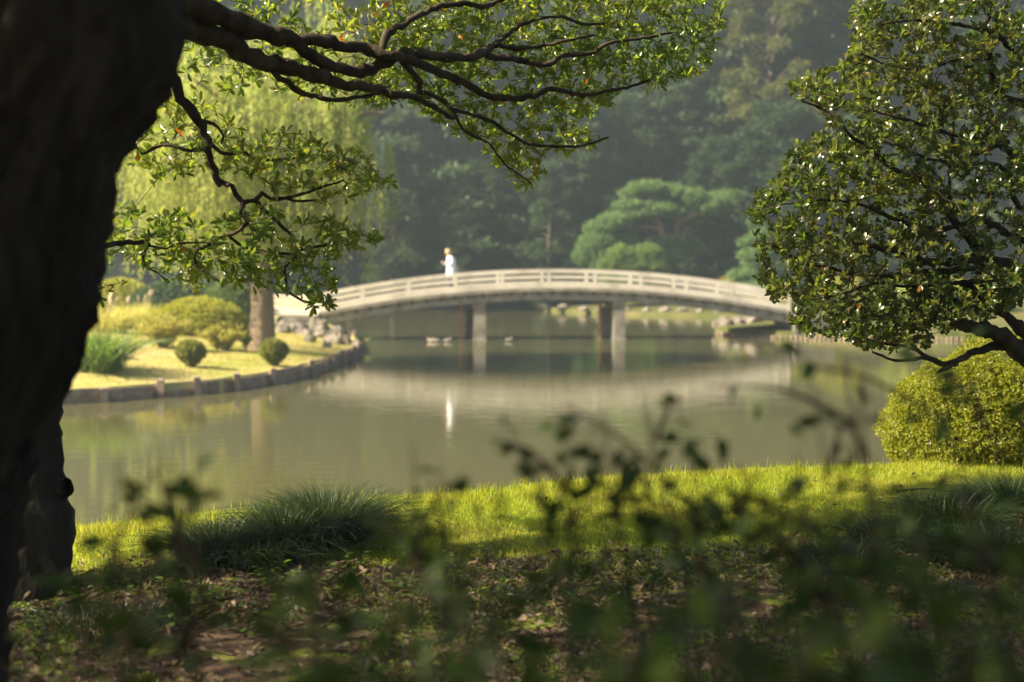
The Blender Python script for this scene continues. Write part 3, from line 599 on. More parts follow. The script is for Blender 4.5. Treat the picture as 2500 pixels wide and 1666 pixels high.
pads_tree('pine_tree', b0, [([(1628, 765, 0), (1632, 690, 0), (1622, 620, 0), (1614, 560, 0), (1600, 525, 0), (1590, 485, 0)], .34), ([(1632, 660, 0), (1655, 600, .3), (1652, 545, .3), (1665, 510, 0)], .24),
    ([(1614, 560, 0), (1575, 555, -.8), (1530, 560, -1)], .12), ([(1600, 525, 0), (1570, 495, .5), (1555, 470, .5)], .12), ([(1652, 545, .3), (1700, 525, 0), (1760, 505, 0)], .13), ([(1622, 620, 0), (1560, 600, -1), (1480, 590, -1.5)], .14), ([(1655, 590, .3), (1690, 570, .6), (1690, 555, .8)], .1)],
    [(1580, 462, 48, 17, 0), (1640, 474, 46, 20, .6), (1690, 482, 34, 17, 0), (1540, 476, 26, 13, -.5), (1700, 505, 38, 17, .4), (1775, 492, 48, 23, 0), (1735, 512, 38, 17, 0), (1535, 506, 44, 13, -1), (1600, 514, 56, 15, -.5), (1560, 526, 52, 13, -1), (1650, 525, 34, 14, .5),
     (1500, 545, 46, 22, -1.5), (1462, 562, 36, 20, -1.5), (1455, 600, 44, 30, -2), (1432, 628, 34, 22, -2), (1480, 640, 50, 34, -2), (1655, 602, 52, 26, 1), (1690, 610, 28, 20, 1), (1610, 600, 36, 18, 0), (1640, 628, 40, 18, 0), (1520, 590, 34, 14, -1)],
    YP, M['pine'], M['bark_pine'], 'cloud pruned pine with reddish limbs beyond the bridge', 1.2, .24)
for a, w, h, lb in ((1515, 46, 52, 'left one of two rounded young pines below the cloud pruned pine'), (1580, 44, 60, 'taller one of two rounded young pines below the cloud pruned pine')):
    Y = 95.0; b0 = pix(a, 756, Y); b0[2] = float(fb_z(b0[0], b0[1])); pads_tree('young_pine', b0, [([(a, 762, 0), (a + 3, 700, 0), (a, 640, 0)], .18)],
        [(a, 624, w * .78, h * .4, 0), (a - 18, 650, w * .8, h * .5, 0), (a + 16, 655, w * .8, h * .5, 0), (a, 690, w, h * .5, 0), (a - 25, 705, w * .8, h * .45, 0), (a + 22, 700, w * .8, h * .4, 0)], Y, M['pine_light'], M['bark_pine'], lb, 1.3, .1)
for a, b_, Y, lb in ((1850, 770, 92.0, 'bluish green conifer rising behind the right end of the bridge'), (1250, 748, 112.0, 'layered grey green conifer standing before the dark wood')):
    b0 = pix(a, b_, Y); b0[2] = float(fb_z(b0[0], b0[1])); pl = []
    for i in range(14):
        u = i / 13; yy = (b_ - 30) - (210 if a > 1500 else 190) * u; w = (75 if a > 1500 else 95) * (1 - u) ** .8 + 14
        pl += [(a + w * .45 * math.cos(i * 2.4), yy, w * .62, 14, math.sin(i * 2.4) * 1.5)]
    pads_tree('conifer_tree', b0, [([(a, b_, 0), (a + 2, b_ - 110, 0), (a, b_ - (235 if a > 1500 else 212), 0)], .26)], pl, Y, M['pine'], M['bark_far'], lb, 1.3, .2)

# ------------------------------------------------------------------ the wood behind
def forest_proto(kind, seed):
    global R
    keep = R; R = np.random.default_rng(seed); H = 26.0; St, Lf = [], []
    P, rr = smoothline([[0, 0, -.5], [.2, .1, H * .3], [-.1, .2, H * .6], [0, 0, H * .95]], [.55, .42, .28, .06], 1.2); trunk = tube(P, rr, 10, .05)
    nb = 62 if kind == 'layer' else 54
    for i in range(nb):
        u = (i + .5) / nb; z = H * (.03 + .95 * u); a = i * 2.4 + R.normal() * .3
        rad = ((1 - u) ** .65 * 6.2 + .8) if kind == 'layer' else (5.6 * math.sqrt(max(.05, 1 - (2 * u - .85) ** 2 * .62)) if u < .98 else 2)
        rad *= .75 + .4 * R.random(); dz = (-.10 * rad if kind == 'layer' else .25 * rad); e = np.array([math.cos(a) * rad, math.sin(a) * rad, z + dz])
        Q, q = smoothline([[0, 0, z - .4], [e[0] * .5, e[1] * .5, z + .3], e], [.13, .08, .03], 1.0); St.append(tube(Q, q, 5))
        for f in ((.35, .55, .75, .95) if kind == 'layer' else (.55, .9)):
            n = 110 if kind == 'layer' else 190; s = (1.25, 1.25, .38) if kind == 'layer' else (1.7, 1.7, 1.25)
            c = np.array([e[0] * f, e[1] * f, z + dz * f + .2]) + R.normal(size=3) * .35; d = rdir(n); Pp = c + d * (R.random((n, 1)) ** .45) * np.array(s) * (.7 + .5 * R.random())
            Lf.append(leafgeo(Pp, nrm(rdir(n) + [d[:, 0].mean() + math.cos(a) * .5, math.sin(a) * .5, .15]), nrm(rdir(n) + [0, 0, 1.0]), .55 * (.6 + .8 * R.random(n)), .30, LEAF2))
    R = keep
    return mesh('crown', Lf, M['forest']), mesh('limbs', St, M['bark_far']), mesh('trunk', [trunk], M['bark_far'], smooth=True)
protos = [forest_proto('layer', 1), forest_proto('layer', 2), forest_proto('round', 3), forest_proto('round', 4)]
rows = [(1080, 106, 24, 0), (860, 112, 26, 2), (1180, 118, 28, 1), (1370, 112, 22, 0), (1460, 120, 30, 3), (1600, 112, 25, 1), (1740, 109, 24, 0), (1850, 116, 29, 2), (1960, 108, 25, 1), (2080, 114, 30, 3), (2200, 106, 26, 0), (2330, 112, 29, 2), (2470, 104, 26, 1),
        (700, 118, 30, 3), (560, 112, 27, 0), (430, 120, 31, 2), (300, 114, 28, 1), (160, 120, 30, 3), (960, 126, 33, 3), (1290, 128, 34, 2), (1530, 130, 35, 0), (1680, 126, 33, 3), (1790, 131, 36, 1), (1910, 127, 34, 0), (2140, 129, 35, 2), (2400, 126, 33, 3), (800, 130, 34, 1), (620, 130, 35, 2), (380, 132, 35, 0), (2600, 112, 30, 2), (50, 122, 31, 0), (2750, 118, 32, 1), (-100, 118, 30, 2),
        (960, 103, 11, 2), (1130, 102, 9, 0), (1230, 104, 13, 1), (1340, 101, 10, 2), (1420, 104, 15, 0), (1750, 101, 11, 2), (1830, 99, 10, 0), (1910, 98, 13, 3), (1990, 97, 11, 1), (2080, 98, 12, 2), (2200, 96, 10, 0), (780, 106, 12, 3), (680, 104, 10, 2), (560, 103, 11, 0), (430, 104, 10, 2), (300, 105, 12, 3), (1500, 106, 15, 2), (1650, 107, 16, 1),
        (1090, 138, 38, 0), (1400, 140, 39, 3), (1600, 142, 39, 2), (2000, 140, 39, 3), (2270, 140, 38, 1), (700, 142, 39, 0), (500, 142, 38, 3), (220, 140, 37, 1), (900, 143, 39, 2), (1210, 145, 40, 1), (1740, 145, 40, 2)]
kindname = {0: 'dark layered evergreen in the wood behind the pond', 1: 'dark layered evergreen in the wood behind the pond', 2: 'dark rounded evergreen in the wood behind the pond', 3: 'dark rounded evergreen in the wood behind the pond'}
grp = {0: 'layered evergreens of the wood', 1: 'layered evergreens of the wood', 2: 'rounded evergreens of the wood', 3: 'rounded evergreens of the wood'}
for a, Y, h, kd in rows:
    c = pix(a, 664, Y); c[2] = float(fb_z(c[0], c[1])) - .1; 
    nm_ = ('layered' if kd < 2 else 'rounded'); row_ = ('low dark %s evergreen at the front edge of the wood', 'dark %s evergreen of the middle rows of the wood', 'very tall dark %s evergreen at the back of the wood')[0 if h < 17 else 1 if h < 32.5 else 2] % nm_
    t = thing('woodland_tree', c, row_, 'tree', row_.split(' evergreen')[0] + ' evergreens ' + row_.split('evergreen ')[1]); s = h / 26.0
    for nm, me in zip(('crown', 'limbs', 'trunk'), protos[kd]):
        o = link(nm, me, t)
        if nm != 'trunk': o['kind'] = 'stuff'
    t.scale = (s * (.95 + .25 * R.random()), s * (.95 + .25 * R.random()), s); t.rotation_euler = (0, 0, R.random() * 6.28)
# one tree of the wood keeps a bright yellow green crown
c = pix(1880, 664, 103); c[2] = float(fb_z(c[0], c[1])); t = thing('yellow_green_tree', c, 'tall loose tree with yellow green crown in front of the dark wood', 'tree'); Lf, St = [], []
P, rr = smoothline([c - [0, 0, .3], c + [.2, 0, 6], c + [-.1, .3, 13], c + [0, 0, 24]], [.28, .22, .15, .05], 1); part('trunk', [tube(P, rr, 9, .05)], M['bark_dark'], t, True)
for i in range(70):
    z = 12.5 + 13 * R.random(); a = R.random() * 6.28; rad = 1 + 3.0 * R.random(); e = c + [math.cos(a) * rad, math.sin(a) * rad, z]; St.append(tube(*smoothline([c + [0, 0, z - 1.2], (c + [0, 0, z - .4] + e) / 2, e], [.08, .05, .02], .8), 4))
    n = 190; Lf.append(leafgeo(e + rdir(n) * (R.random((n, 1)) ** .5) * [.9, .9, .55], nrm(rdir(n) - [0, 0, .4]), rdir(n), .34, .16, LEAF2))
part('crown', Lf, M['forest_bright'], t, stuff=True); part('limbs', St, M['bark_far'], t, stuff=True)
# understorey along the far shore and the right bank
for i, (a, b_, Y, w, h, mt, lb) in enumerate([(1000, 742, 121, 120, 60, 'clipped_dark', 'dark shrub at the foot of the wood left of the layered conifer'), (1130, 744, 120, 110, 75, 'clipped_dark', 'dark shrub at the foot of the wood behind the person'), (1370, 752, 108, 70, 55, 'clipped_dark', 'dark shrub between layered conifer and young pines'),
        (860, 742, 122, 110, 65, 'clipped_dark', 'dark shrub at the foot of the wood right of the willow'), (1720, 752, 106, 80, 50, 'clipped_dark', 'dark shrub between the pruned pine and the bluish conifer'),
        (1780, 752, 97, 26, 60, 'yellow', 'small straw coloured bush left of the bluish conifer')]):
    looseshrub('woodland_shrub', a, b_, Y, w, h, M[mt], lb, 3200, .4, fb_z, 34)
for i, (a, b_, Y, w, h, mt, lb) in enumerate([(1850, 800, 65.0, 46, 66, 'yellow', 'pale bush beside the right foot of the bridge'), (1945, 800, 62.6, 58, 84, 'clipped_yellow', 'yellow green bush next to the pale bush on the right bank'), (2060, 800, 62.8, 74, 100, 'clipped_yellow', 'large yellow green bush on the right bank behind glossy leaves'),
        (2200, 800, 63.0, 84, 92, 'willow', 'light green bush on the right bank above the palisade'), (2360, 800, 63.6, 90, 84, 'clipped_yellow', 'broad yellow green bush at the far end of the palisade')]):
    looseshrub('bank_shrub', a, b_, Y, w, h, M[mt], lb, 4500, .2, rb_z, 44)

# ------------------------------------------------------------------ framing trees
def leafmeshes(mats, L=1.0, asp=.38):
    out = []
    for i, m_ in enumerate(mats):
        for k, (cu, fo) in enumerate(((-.1, .05), (-.02, .08), (-.2, .03))):
            t = LEAF8[0].copy(); t[:, 1] *= asp * (.9 + .12 * k); t[10, 2] = cu; t[[4, 6], 2] = fo
            me = mesh('leaf', [(t, LEAF8[1], np.full(11, .15 + .3 * k + .05 * i))], m_, smooth=True); out.append(me)
    return out
def leaf_objects(parent, P, A, N, L, meshes, name='leaf'):
    A = nrm(A); B = nrm(np.cross(N, A)); N = np.cross(A, B); o0 = worg(parent)
    for i in range(len(P)):
        o = link(name, meshes[i % len(meshes)], parent)
        M4 = Matrix(((A[i][0], B[i][0], N[i][0], 0), (A[i][1], B[i][1], N[i][1], 0), (A[i][2], B[i][2], N[i][2], 0), (0, 0, 0, 1)))
        o.rotation_mode = 'QUATERNION'; o.rotation_quaternion = M4.to_quaternion(); o.scale = (L[i], L[i], L[i]); o.location = Vector(P[i] - o0)
def inpoly(x, y, poly):
    c = np.zeros(len(x), bool); j = len(poly) - 1
    for i in range(len(poly)):
        xi, yi = poly[i]; xj, yj = poly[j]
        k = ((yi > y) != (yj > y)) & (x < (xj - xi) * (y - yi) / (yj - yi + 1e-9) + xi); c ^= k; j = i
    return c
class Tree:
    """limbs traced as polylines (photo px, px radius) at a real distance; twigs grow from them to leaf whorls"""
    def __init__(s, t, bark): s.t = t; s.bark = bark; s.N = []; s.px = []; s.tw = []; s.lv = []
    def limb(s, pts, Y0, Y1, r0, r1, jig=.025):
        q = np.array(pts, float)
        if s.px:                                       # start at the depth of the limb it springs from
            X = np.vstack(s.px); d = np.hypot(X[:, 0] - q[0, 0], X[:, 1] - q[0, 1]); k = np.argmin(d)
            if d[k] < 22: Y0 = X[k, 2]
        L = np.r_[0, np.cumsum(np.hypot(*np.diff(q, axis=0).T))]; u = L / L[-1]; Y = Y0 + (Y1 - Y0) * u + R.normal(size=len(u)) * jig * (u > 0)
        rr = (r0 + (r1 - r0) * u ** .8); P = np.array([pix(a, b, y) for (a, b), y in zip(q, Y)]); rad = rr * Y / FPX
        P2, r2 = smoothline(P, rad, .035); P2 = P2 + R.normal(size=P2.shape) * np.minimum(.006, r2[:, None] * .22)
        n = 9 if r0 > 12 else 6
        part('limb', [tube(P2, r2 * (1 + .10 * R.normal(size=len(r2))), n, .07)], s.bark, s.t, True)
        s.N.append(P2[1:]); s.px.append(np.c_[np.interp(np.linspace(0, 1, 60), u, q[:, 0]), np.interp(np.linspace(0, 1, 60), u, q[:, 1]), np.interp(np.linspace(0, 1, 60), u, Y)])
    def grow(s, T, Lf, per=7, updir=.5, maxlen=.45, tip_r=.0016, along=2):
        nodes = np.vstack(s.N); d0 = np.array([np.min(np.sum((nodes - t) ** 2, 1)) for t in T]); T = T[np.argsort(d0)]
        buf = np.empty((len(nodes) + len(T) * 6, 3)); buf[:len(nodes)] = nodes; m = len(nodes); mean = np.mean(nodes, 0)
        for t in T:
            d = np.sum((buf[:m] - t) ** 2, 1); k = int(np.argmin(d)); D = math.sqrt(d[k]); a = buf[k]
            if D < .02: continue
            if D > maxlen * 2.2: continue
            e = t; mid = (a + e) / 2 + R.normal(size=3) * D * .10 - np.array([0, 0, D * .08])
            seg = max(2, int(D / .05)); P, rr = smoothline([a, mid, e], [tip_r + .010 * min(D, .5), tip_r + .003 * D, tip_r], D / seg * .999)
            s.tw.append(tube(P, rr, 3)); q = P[1:][:6]; buf[m:m + len(q)] = q; m += len(q)
            dr = nrm(nrm(e - mid) + np.array([0, 0, updir]) + R.normal(size=3) * .35); s.lv.append(s.whorl(e, dr, per, Lf))
            for _ in range(along):
                if D > .1:
                    b = P[int(len(P) * (.45 + .5 * R.random())) - 1]; s.lv.append(s.whorl(b, nrm(rdir(1)[0] + [0, 0, updir]), 2 + int(R.random() * 2), Lf * .9))
        s.N = [buf[:m]]
    def whorl(s, e, d, n, Lf):
        n = max(2, int(n + R.normal() * 1.4)); u = nrm(np.cross(d, [.3, .5, .8])); v = np.cross(d, u); a = np.arange(n) * 2.4 + R.random() * 6
        sp = .55 + .75 * R.random(n); A = nrm(np.cos(a)[:, None] * u * sp[:, None] + np.sin(a)[:, None] * v * sp[:, None] + d * (1.15 - .35 * sp)[:, None])
        N = nrm(d + .35 * R.normal(size=(n, 3)) + .15 * np.array([0, 0, 1.0])); P = e - d * (R.random(n) * .03)[:, None]; return P, A, N, Lf * (.62 + .55 * R.random(n))
    def finish(s, mat, orange, nleaf=300, frame=True, asp=.36, clump=1.1):
        P = np.vstack([q[0] for q in s.lv]); A = np.vstack([q[1] for q in s.lv]); N = np.vstack([q[2] for q in s.lv]); L = np.concatenate([q[3] for q in s.lv]); n = len(P)
        P = P + A * 0
        # the leaves that show largest become parts of their own
        sx = 1250 + FPX * P[:, 0] / P[:, 1]; sy = 664 + FPX * (CAM_Z - P[:, 2]) / P[:, 1]; vis = (sx > 10) & (sx < 2490) & (sy > 5) & (sy < 1660)
        face = np.linalg.norm(np.cross(A, nrm(P)), axis=1) * np.abs((N * nrm(P)).sum(1)); size = L / P[:, 1] * face * vis
        big = np.argsort(-size)[:nleaf]; rest = np.ones(n, bool); rest[big] = False
        sel = big[:-28]; org = big[R.permutation(len(big))[:0]]
        leaf_objects(s.t, P[big], A[big], N[big], L[big], leafmeshes([mat], asp=asp))
        oi = np.where(rest & vis)[0]; oi = oi[R.permutation(len(oi))[:orange]]; rest[oi] = False
        leaf_objects(s.t, P[oi], nrm(A[oi] - [0, 0, 1.2]), N[oi], L[oi] * 1.05, leafmeshes([M['leaf_orange']], asp=.42), 'withered_leaf')
        tint = np.clip(.42 + .22 * wob(P[:, 0] * 2 + P[:, 1], P[:, 2] * 2.4, clump, 4) + .22 * R.normal(size=n), 0, 1)
        part('foliage', [leafgeo(P[rest], A[rest], N[rest], L[rest], L[rest] * asp * (.85 + .3 * R.random(rest.sum())), LEAF8, tint[rest])], mat, s.t, True, True)
        part('twigs', s.tw, s.bark, s.t, False, True)
        print(s.t.name, 'leaves', n)
def targets(poly, n, Yf, dens=None):
    p = np.array(poly, float); lo, hi = p.min(0), p.max(0); out = []
    while len(out) < n:
        x = lo[0] + (hi[0] - lo[0]) * R.random(4 * n); y = lo[1] + (hi[1] - lo[1]) * R.random(4 * n); k = inpoly(x, y, poly)
        if dens is not None: k &= R.random(4 * n) < dens(x, y)
        for a, b in zip(x[k], y[k]): out.append(pix(a, b, Yf(a, b)))
    return np.array(out[:n])

# --- the tree whose limbs reach across the top
tb = pix(70, 1442, 7.15); tb[2] = float(gnear(tb[0], tb[1]))
lt = thing('evergreen_tree', tb, 'evergreen tree with gnarled limbs reaching over the pond, trunk behind the leaning dark one', 'tree')
q = [pix(68, 1500, 7.15), pix(70, 1440, 7.15), pix(72, 1380, 7.17), pix(76, 1250, 7.2), pix(72, 1130, 7.25), pix(76, 1000, 7.3), pix(110, 780, 7.4), pix(160, 560, 7.45), pix(235, 300, 7.5), pix(320, 90, 7.55), pix(370, -160, 7.6), pix(400, -600, 7.5), pix(380, -1100, 7.3)]
Q, rr = smoothline(q, [.30, .245, .212, .205, .165, .15, .15, .15, .145, .14, .12, .09, .05], .05)
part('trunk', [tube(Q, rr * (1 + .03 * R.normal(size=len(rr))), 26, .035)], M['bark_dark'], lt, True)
kb = pix(150, 1195, 7.18); part('branch_stub', [tube(*smoothline([kb + [-.08, 0, 0], kb, kb + [.035, -.02, .02]], [.09, .06, .045], .03), 10, .08)], M['bark_dark'], lt, True)
T = Tree(lt, M['bark']); YA = 7.7
T.limb([(330, 40), (400, 0), (452, 11), (525, 33), (596, 61), (650, 80), (719, 101)], 7.6, 8.0, 44, 21)
T.limb([(719, 101), (777, 100), (850, 116), (897, 119), (951, 134), (1006, 148), (1042, 163), (1078, 177), (1132, 202), (1168, 224), (1204, 237), (1259, 240), (1305, 235), (1331, 220), (1360, 219), (1389, 228), (1439, 233), (1475, 224), (1530, 215), (1590, 195)], 8, 9.3, 17, 3)
T.limb([(719, 101), (759, 134), (795, 155), (850, 170), (897, 172), (951, 148), (988, 126), (1042, 134), (1114, 141), (1168, 134), (1204, 112)], 8, 8.7, 17, 10)
T.limb([(1204, 112), (1260, 117), (1330, 112), (1380, 100), (1450, 85)], 8.7, 9.0, 8, 3)
T.limb([(1186, 134), (1250, 145), (1310, 157), (1345, 155), (1375, 136), (1440, 130), (1490, 105), (1560, 95), (1640, 80)], 8.7, 9.2, 9, 3)
T.limb([(1204, 112), (1260, 70), (1310, 48), (1370, 42), (1430, 60), (1500, 55)], 8.7, 9.3, 6, 2.5)
T.limb([(933, 120), (948, 80), (988, 58), (1027, 36), (1078, 16), (1143, 11), (1186, 16), (1226, 0), (1300, -30)], 8.4, 9.0, 10, 5)
T.limb([(985, 150), (1013, 184), (1027, 202), (1020, 224), (1056, 231), (1085, 249), (1107, 267), (1168, 285), (1204, 300), (1240, 325), (1277, 347), (1313, 356), (1403, 358), (1446, 349), (1486, 336)], 8.5, 9.0, 8, 2.5)
T.limb([(1107, 267), (1121, 303), (1143, 325), (1168, 338), (1193, 350), (1215, 379), (1240, 408), (1277, 433), (1300, 452)], 8.6, 8.9, 4, 1.8)
T.limb([(300, 100), (380, 50), (433, 62), (488, 75), (542, 95), (590, 125), (640, 150), (700, 165), (760, 180), (825, 202), (861, 212), (915, 213), (944, 224), (977, 235), (1013, 237), (1060, 262), (1110, 290)], 7.6, 8.4, 42, 4)
T.limb([(660, 160), (680, 190), (704, 202), (741, 231), (770, 235), (813, 246), (850, 242), (900, 234), (945, 222)], 8, 8.3, 9, 4)
T.limb([(330, 120), (400, 170), (428, 200), (441, 238), (462, 267), (484, 296), (502, 325), (509, 361), (517, 394), (527, 415), (538, 455)], 7.6, 7.9, 17, 9)
T.limb([(530, 440), (545, 448), (567, 452), (578, 473), (592, 495), (592, 520), (603, 542), (585, 560), (562, 575), (533, 582), (508, 597), (479, 611), (472, 626), (479, 647), (508, 669)], 7.9, 7.9, 8, 3)
T.limb([(592, 495), (621, 488), (639, 473), (661, 488), (697, 484), (741, 473), (795, 455), (840, 440)], 7.9, 8.2, 7, 2.5)
T.limb([(697, 484), (719, 491), (759, 491), (813, 477), (850, 448), (890, 430)], 8, 8.3, 4, 1.8)
T.limb([(621, 488), (650, 520), (676, 542), (704, 566), (714, 575), (721, 604), (736, 622), (770, 628)], 7.9, 8.1, 6, 2.5)
T.limb([(729, 622), (707, 640), (694, 662), (700, 694), (703, 713), (740, 735), (786, 738), (822, 731)], 8.1, 8.2, 5, 2)
T.limb([(736, 610), (790, 600), (830, 590), (880, 575), (915, 580)], 8.1, 8.4, 4, 1.6)
T.limb([(502, 361), (452, 368), (415, 354), (379, 361), (347, 376), (325, 347), (310, 325)], 7.8, 7.7, 6, 2.5)
T.limb([(505, 330), (524, 365), (560, 379), (600, 372), (618, 390), (668, 390), (740, 385)], 7.8, 8.1, 6, 2.5)
T.limb([(150, 600), (200, 606), (241, 604), (273, 597), (302, 592), (331, 593), (364, 597)], 7.45, 7.7, 9, 6)
T.limb([(364, 597), (349, 619), (349, 640), (360, 655), (385, 666), (407, 684)], 7.7, 7.7, 4, 2)
T.limb([(364, 600), (407, 608), (425, 597), (461, 593), (508, 593)], 7.7, 7.8, 4, 2)
T.limb([(562, 579), (584, 597), (613, 608), (642, 613), (696, 620), (730, 625)], 7.9, 8.0, 4, 3)
T.limb([(479, 296), (520, 300), (545, 330), (540, 350)], 7.8, 7.9, 7, 3)
ydep = lambda a, b: 7.55 + 1.35 * np.clip((a - 350) / 1000, 0, 1.1) + .22 + abs(R.normal()) * .30 - .12
top = [(440, -60), (1760, -60), (1770, 40), (1765, 95), (1735, 130), (1745, 165), (1690, 185), (1640, 200), (1560, 225), (1500, 232), (1480, 262), (1430, 285), (1400, 300), (1455, 325), (1495, 330), (1440, 360), (1370, 372), (1330, 400), (1320, 455), (1290, 462), (1250, 440), (1210, 400), (1170, 350), (1100, 330), (1090, 300), (1020, 270), (985, 250), (900, 270), (850, 285), (800, 262), (700, 225), (640, 215), (560, 235), (470, 230), (440, 160)]
T.grow(targets(top, 1750, ydep, lambda x, y: np.where(x < 900, .33, np.where((x < 1050) & (y < 60), .5, .95)) * np.where(y > 250, .9, 1)), .063, 6, .45)
mid = [(330, 230), (480, 240), (560, 270), (640, 330), (740, 320), (800, 360), (905, 370), (900, 410), (960, 450), (900, 480), (800, 500), (700, 480), (600, 430), (470, 420), (390, 440), (300, 380), (310, 320)]
T.grow(targets(mid, 235, lambda a, b: 8.02 + R.normal() * .2), .064, 6, .55)
low = [(240, 560), (290, 500), (420, 520), (560, 530), (640, 500), (760, 530), (850, 540), (925, 575), (900, 605), (840, 610), (790, 640), (820, 690), (840, 735), (770, 750), (690, 720), (600, 690), (470, 700), (370, 680), (260, 640), (225, 600)]
T.grow(targets(low, 330, lambda a, b: 8.0 + R.normal() * .2), .064, 6, .4)
T.grow(targets([(230, 680), (300, 690), (290, 730), (235, 740)], 10, lambda a, b: 7.5), .06, 6, .4)
# the crown carries on above the frame
for i in range(11):
    a = -1.2 + i * .62; b = Q[-1 - 12 * (i % 5)]; e = np.array([-2.2 - 4.6 * abs(math.sin(a * 1.3 + .4)), 3.9 + 2.4 * ((i * 37 % 11) / 10), 5.5 + 1.6 * ((i * 53 % 11) / 10)])
    P, r_ = smoothline([b, (b + e) / 2 + [0, 0, .35], e], [.07, .045, .02], .1); part('limb', [tube(P, r_, 7, .06)], M['bark'], lt, True)
n = 6500; cp = np.stack([-7.5 + 7.0 * R.random(n), 2.8 + 3.5 * R.random(n), 5.0 + 2.6 * R.random(n)], 1); k = wob(cp[:, 0], cp[:, 1] + cp[:, 2] * .4, 1.5, 8) > -.55; cp = cp[k]
part('upper_foliage', [leafgeo(cp, nrm(rdir(len(cp)) + [0, 0, .3]), nrm(rdir(len(cp)) + [0, 0, .8]), .13, .07, LEAF2)], M['leaf'], lt, False, True)
T.finish(M['leaf'], 26)

# --- the glossy tree on the right
rb0 = pix(2760, 1180, 9.7); rb0[2] = float(gnear(rb0[0], rb0[1]))
rt = thing('glossy_evergreen_tree', rb0, 'bushy evergreen tree with glossy small leaves hanging over the clipped shrub', 'tree')
Q, rr = smoothline([rb0 - [0, 0, .3], rb0, pix(2740, 1050, 9.7), pix(2680, 940, 9.7), pix(2600, 860, 9.6), pix(2560, 700, 9.6), pix(2600, 450, 9.6), pix(2560, 200, 9.6), pix(2600, -200, 9.7)], [.24, .2, .17, .15, .13, .11, .09, .07, .04], .05)
part('trunk', [tube(Q, rr, 16, .05)], M['bark'], rt, True)
T = Tree(rt, M['bark']); T.px.append(np.array([[2600, 860, 9.6], [2560, 700, 9.6], [2580, 450, 9.6], [2570, 250, 9.6]]))
T.limb([(2590, 850), (2540, 885), (2500, 866), (2456, 828), (2392, 803), (2341, 790), (2300, 772), (2240, 765), (2180, 770)], 9.6, 9.1, 36, 5)
T.limb([(2500, 866), (2435, 843), (2371, 864), (2329, 886), (2299, 890), (2265, 873), (2231, 877), (2188, 881), (2130, 860)], 9.5, 9.1, 13, 2.5)
T.limb([(2329, 886), (2310, 900), (2292, 907)], 9.3, 9.2, 9, 4)
T.limb([(2299, 890), (2252, 864), (2222, 847), (2150, 838), (2080, 815)], 9.3, 9.1, 7, 2.5)
T.limb([(2590, 850), (2540, 840), (2500, 813), (2456, 771), (2414, 741), (2370, 700), (2330, 690)], 9.6, 9.4, 22, 5)
T.limb([(2560, 715), (2500, 684), (2456, 652), (2401, 641), (2371, 631), (2329, 641), (2265, 639), (2200, 618), (2120, 600), (2040, 590)], 9.6, 9.0, 22, 3)
T.limb([(2500, 680), (2435, 675), (2371, 655), (2307, 663), (2244, 663), (2180, 673), (2116, 673), (2031, 656), (1960, 640), (1890, 600)], 9.6, 8.9, 10, 2.5)
T.limb([(2490, 688), (2414, 716), (2350, 737), (2286, 728), (2235, 762), (2150, 770), (2060, 780)], 9.5, 9.0, 9, 2.5)
T.limb([(2443, 682), (2350, 690), (2278, 699), (2201, 699), (2137, 690), (2050, 720), (1980, 730)], 9.5, 8.9, 7, 2)
T.limb([(2456, 690), (2420, 735), (2405, 790)], 9.5, 9.4, 5, 3)
T.limb([(2500, 684), (2470, 650), (2414, 625), (2371, 592), (2351, 563), (2318, 520), (2289, 491), (2264, 462), (2242, 430), (2199, 423), (2163, 401), (2120, 361), (2076, 332), (2047, 289), (2011, 267), (1957, 246)], 9.6, 8.9, 13, 2.5)
T.limb([(2318, 520), (2318, 470), (2318, 415), (2325, 343), (2330, 280)], 9.2, 9.1, 5, 2)
T.limb([(2575, 430), (2500, 397), (2463, 368), (2427, 347), (2390, 322), (2340, 330), (2290, 318), (2200, 290), (2130, 270)], 9.6, 9.0, 13, 2.5)
T.limb([(2460, 347), (2409, 365), (2354, 386), (2300, 394), (2246, 380), (2180, 350)], 9.5, 9.0, 7, 2)
T.limb([(2570, 270), (2500, 253), (2456, 242), (2427, 202), (2416, 145), (2405, 72), (2416, 18), (2400, -40)], 9.6, 9.2, 13, 5)
T.limb([(2570, 190), (2500, 150), (2460, 110), (2420, 80), (2340, 60), (2240, 50), (2150, 60)], 9.6, 9.0, 10, 2.5)
T.limb([(2560, 540), (2481, 495), (2470, 434), (2427, 401), (2354, 401)], 9.6, 9.2, 9, 4)
T.limb([(2555, 600), (2480, 580), (2400, 540), (2300, 560), (2200, 540), (2100, 500), (2000, 490), (1900, 500)], 9.6, 8.8, 10, 2.5)
T.limb([(2416, 145), (2330, 150), (2250, 170), (2170, 160), (2100, 130)], 9.4, 8.9, 5, 2)
env = [(2085, -50), (2070, 60), (2078, 130), (1995, 172), (1925, 205), (1940, 240), (2015, 268), (2010, 330), (1945, 350), (1920, 400), (1912, 432), (1845, 475), (1830, 520), (1838, 580), (1858, 620), (1845, 670), (1890, 735), (1935, 785), (1970, 815), (2050, 828), (2120, 850), (2200, 835), (2280, 800), (2340, 770), (2420, 745), (2520, 720), (2540, -50)]
T.grow(targets(env, 3200, lambda a, b: 9.3 + R.normal() * .3, lambda x, y: np.where(x > 2300, .85, 1.0) * np.clip(.68 + .8 * wob(x / 60, y / 60, 1.6, 3), .08, 1)), .056, 7, .5, .5, .0022, 1)
T.grow(targets([(2000, 770), (2200, 740), (2450, 700), (2520, 720), (2440, 770), (2330, 800), (2240, 850), (2120, 855)], 260, lambda a, b: 9.35 + R.normal() * .22), .056, 7, .3, .6, .0022, 1)
T.finish(M['leaf_r'], 16, 300, True, .46, 1.3)

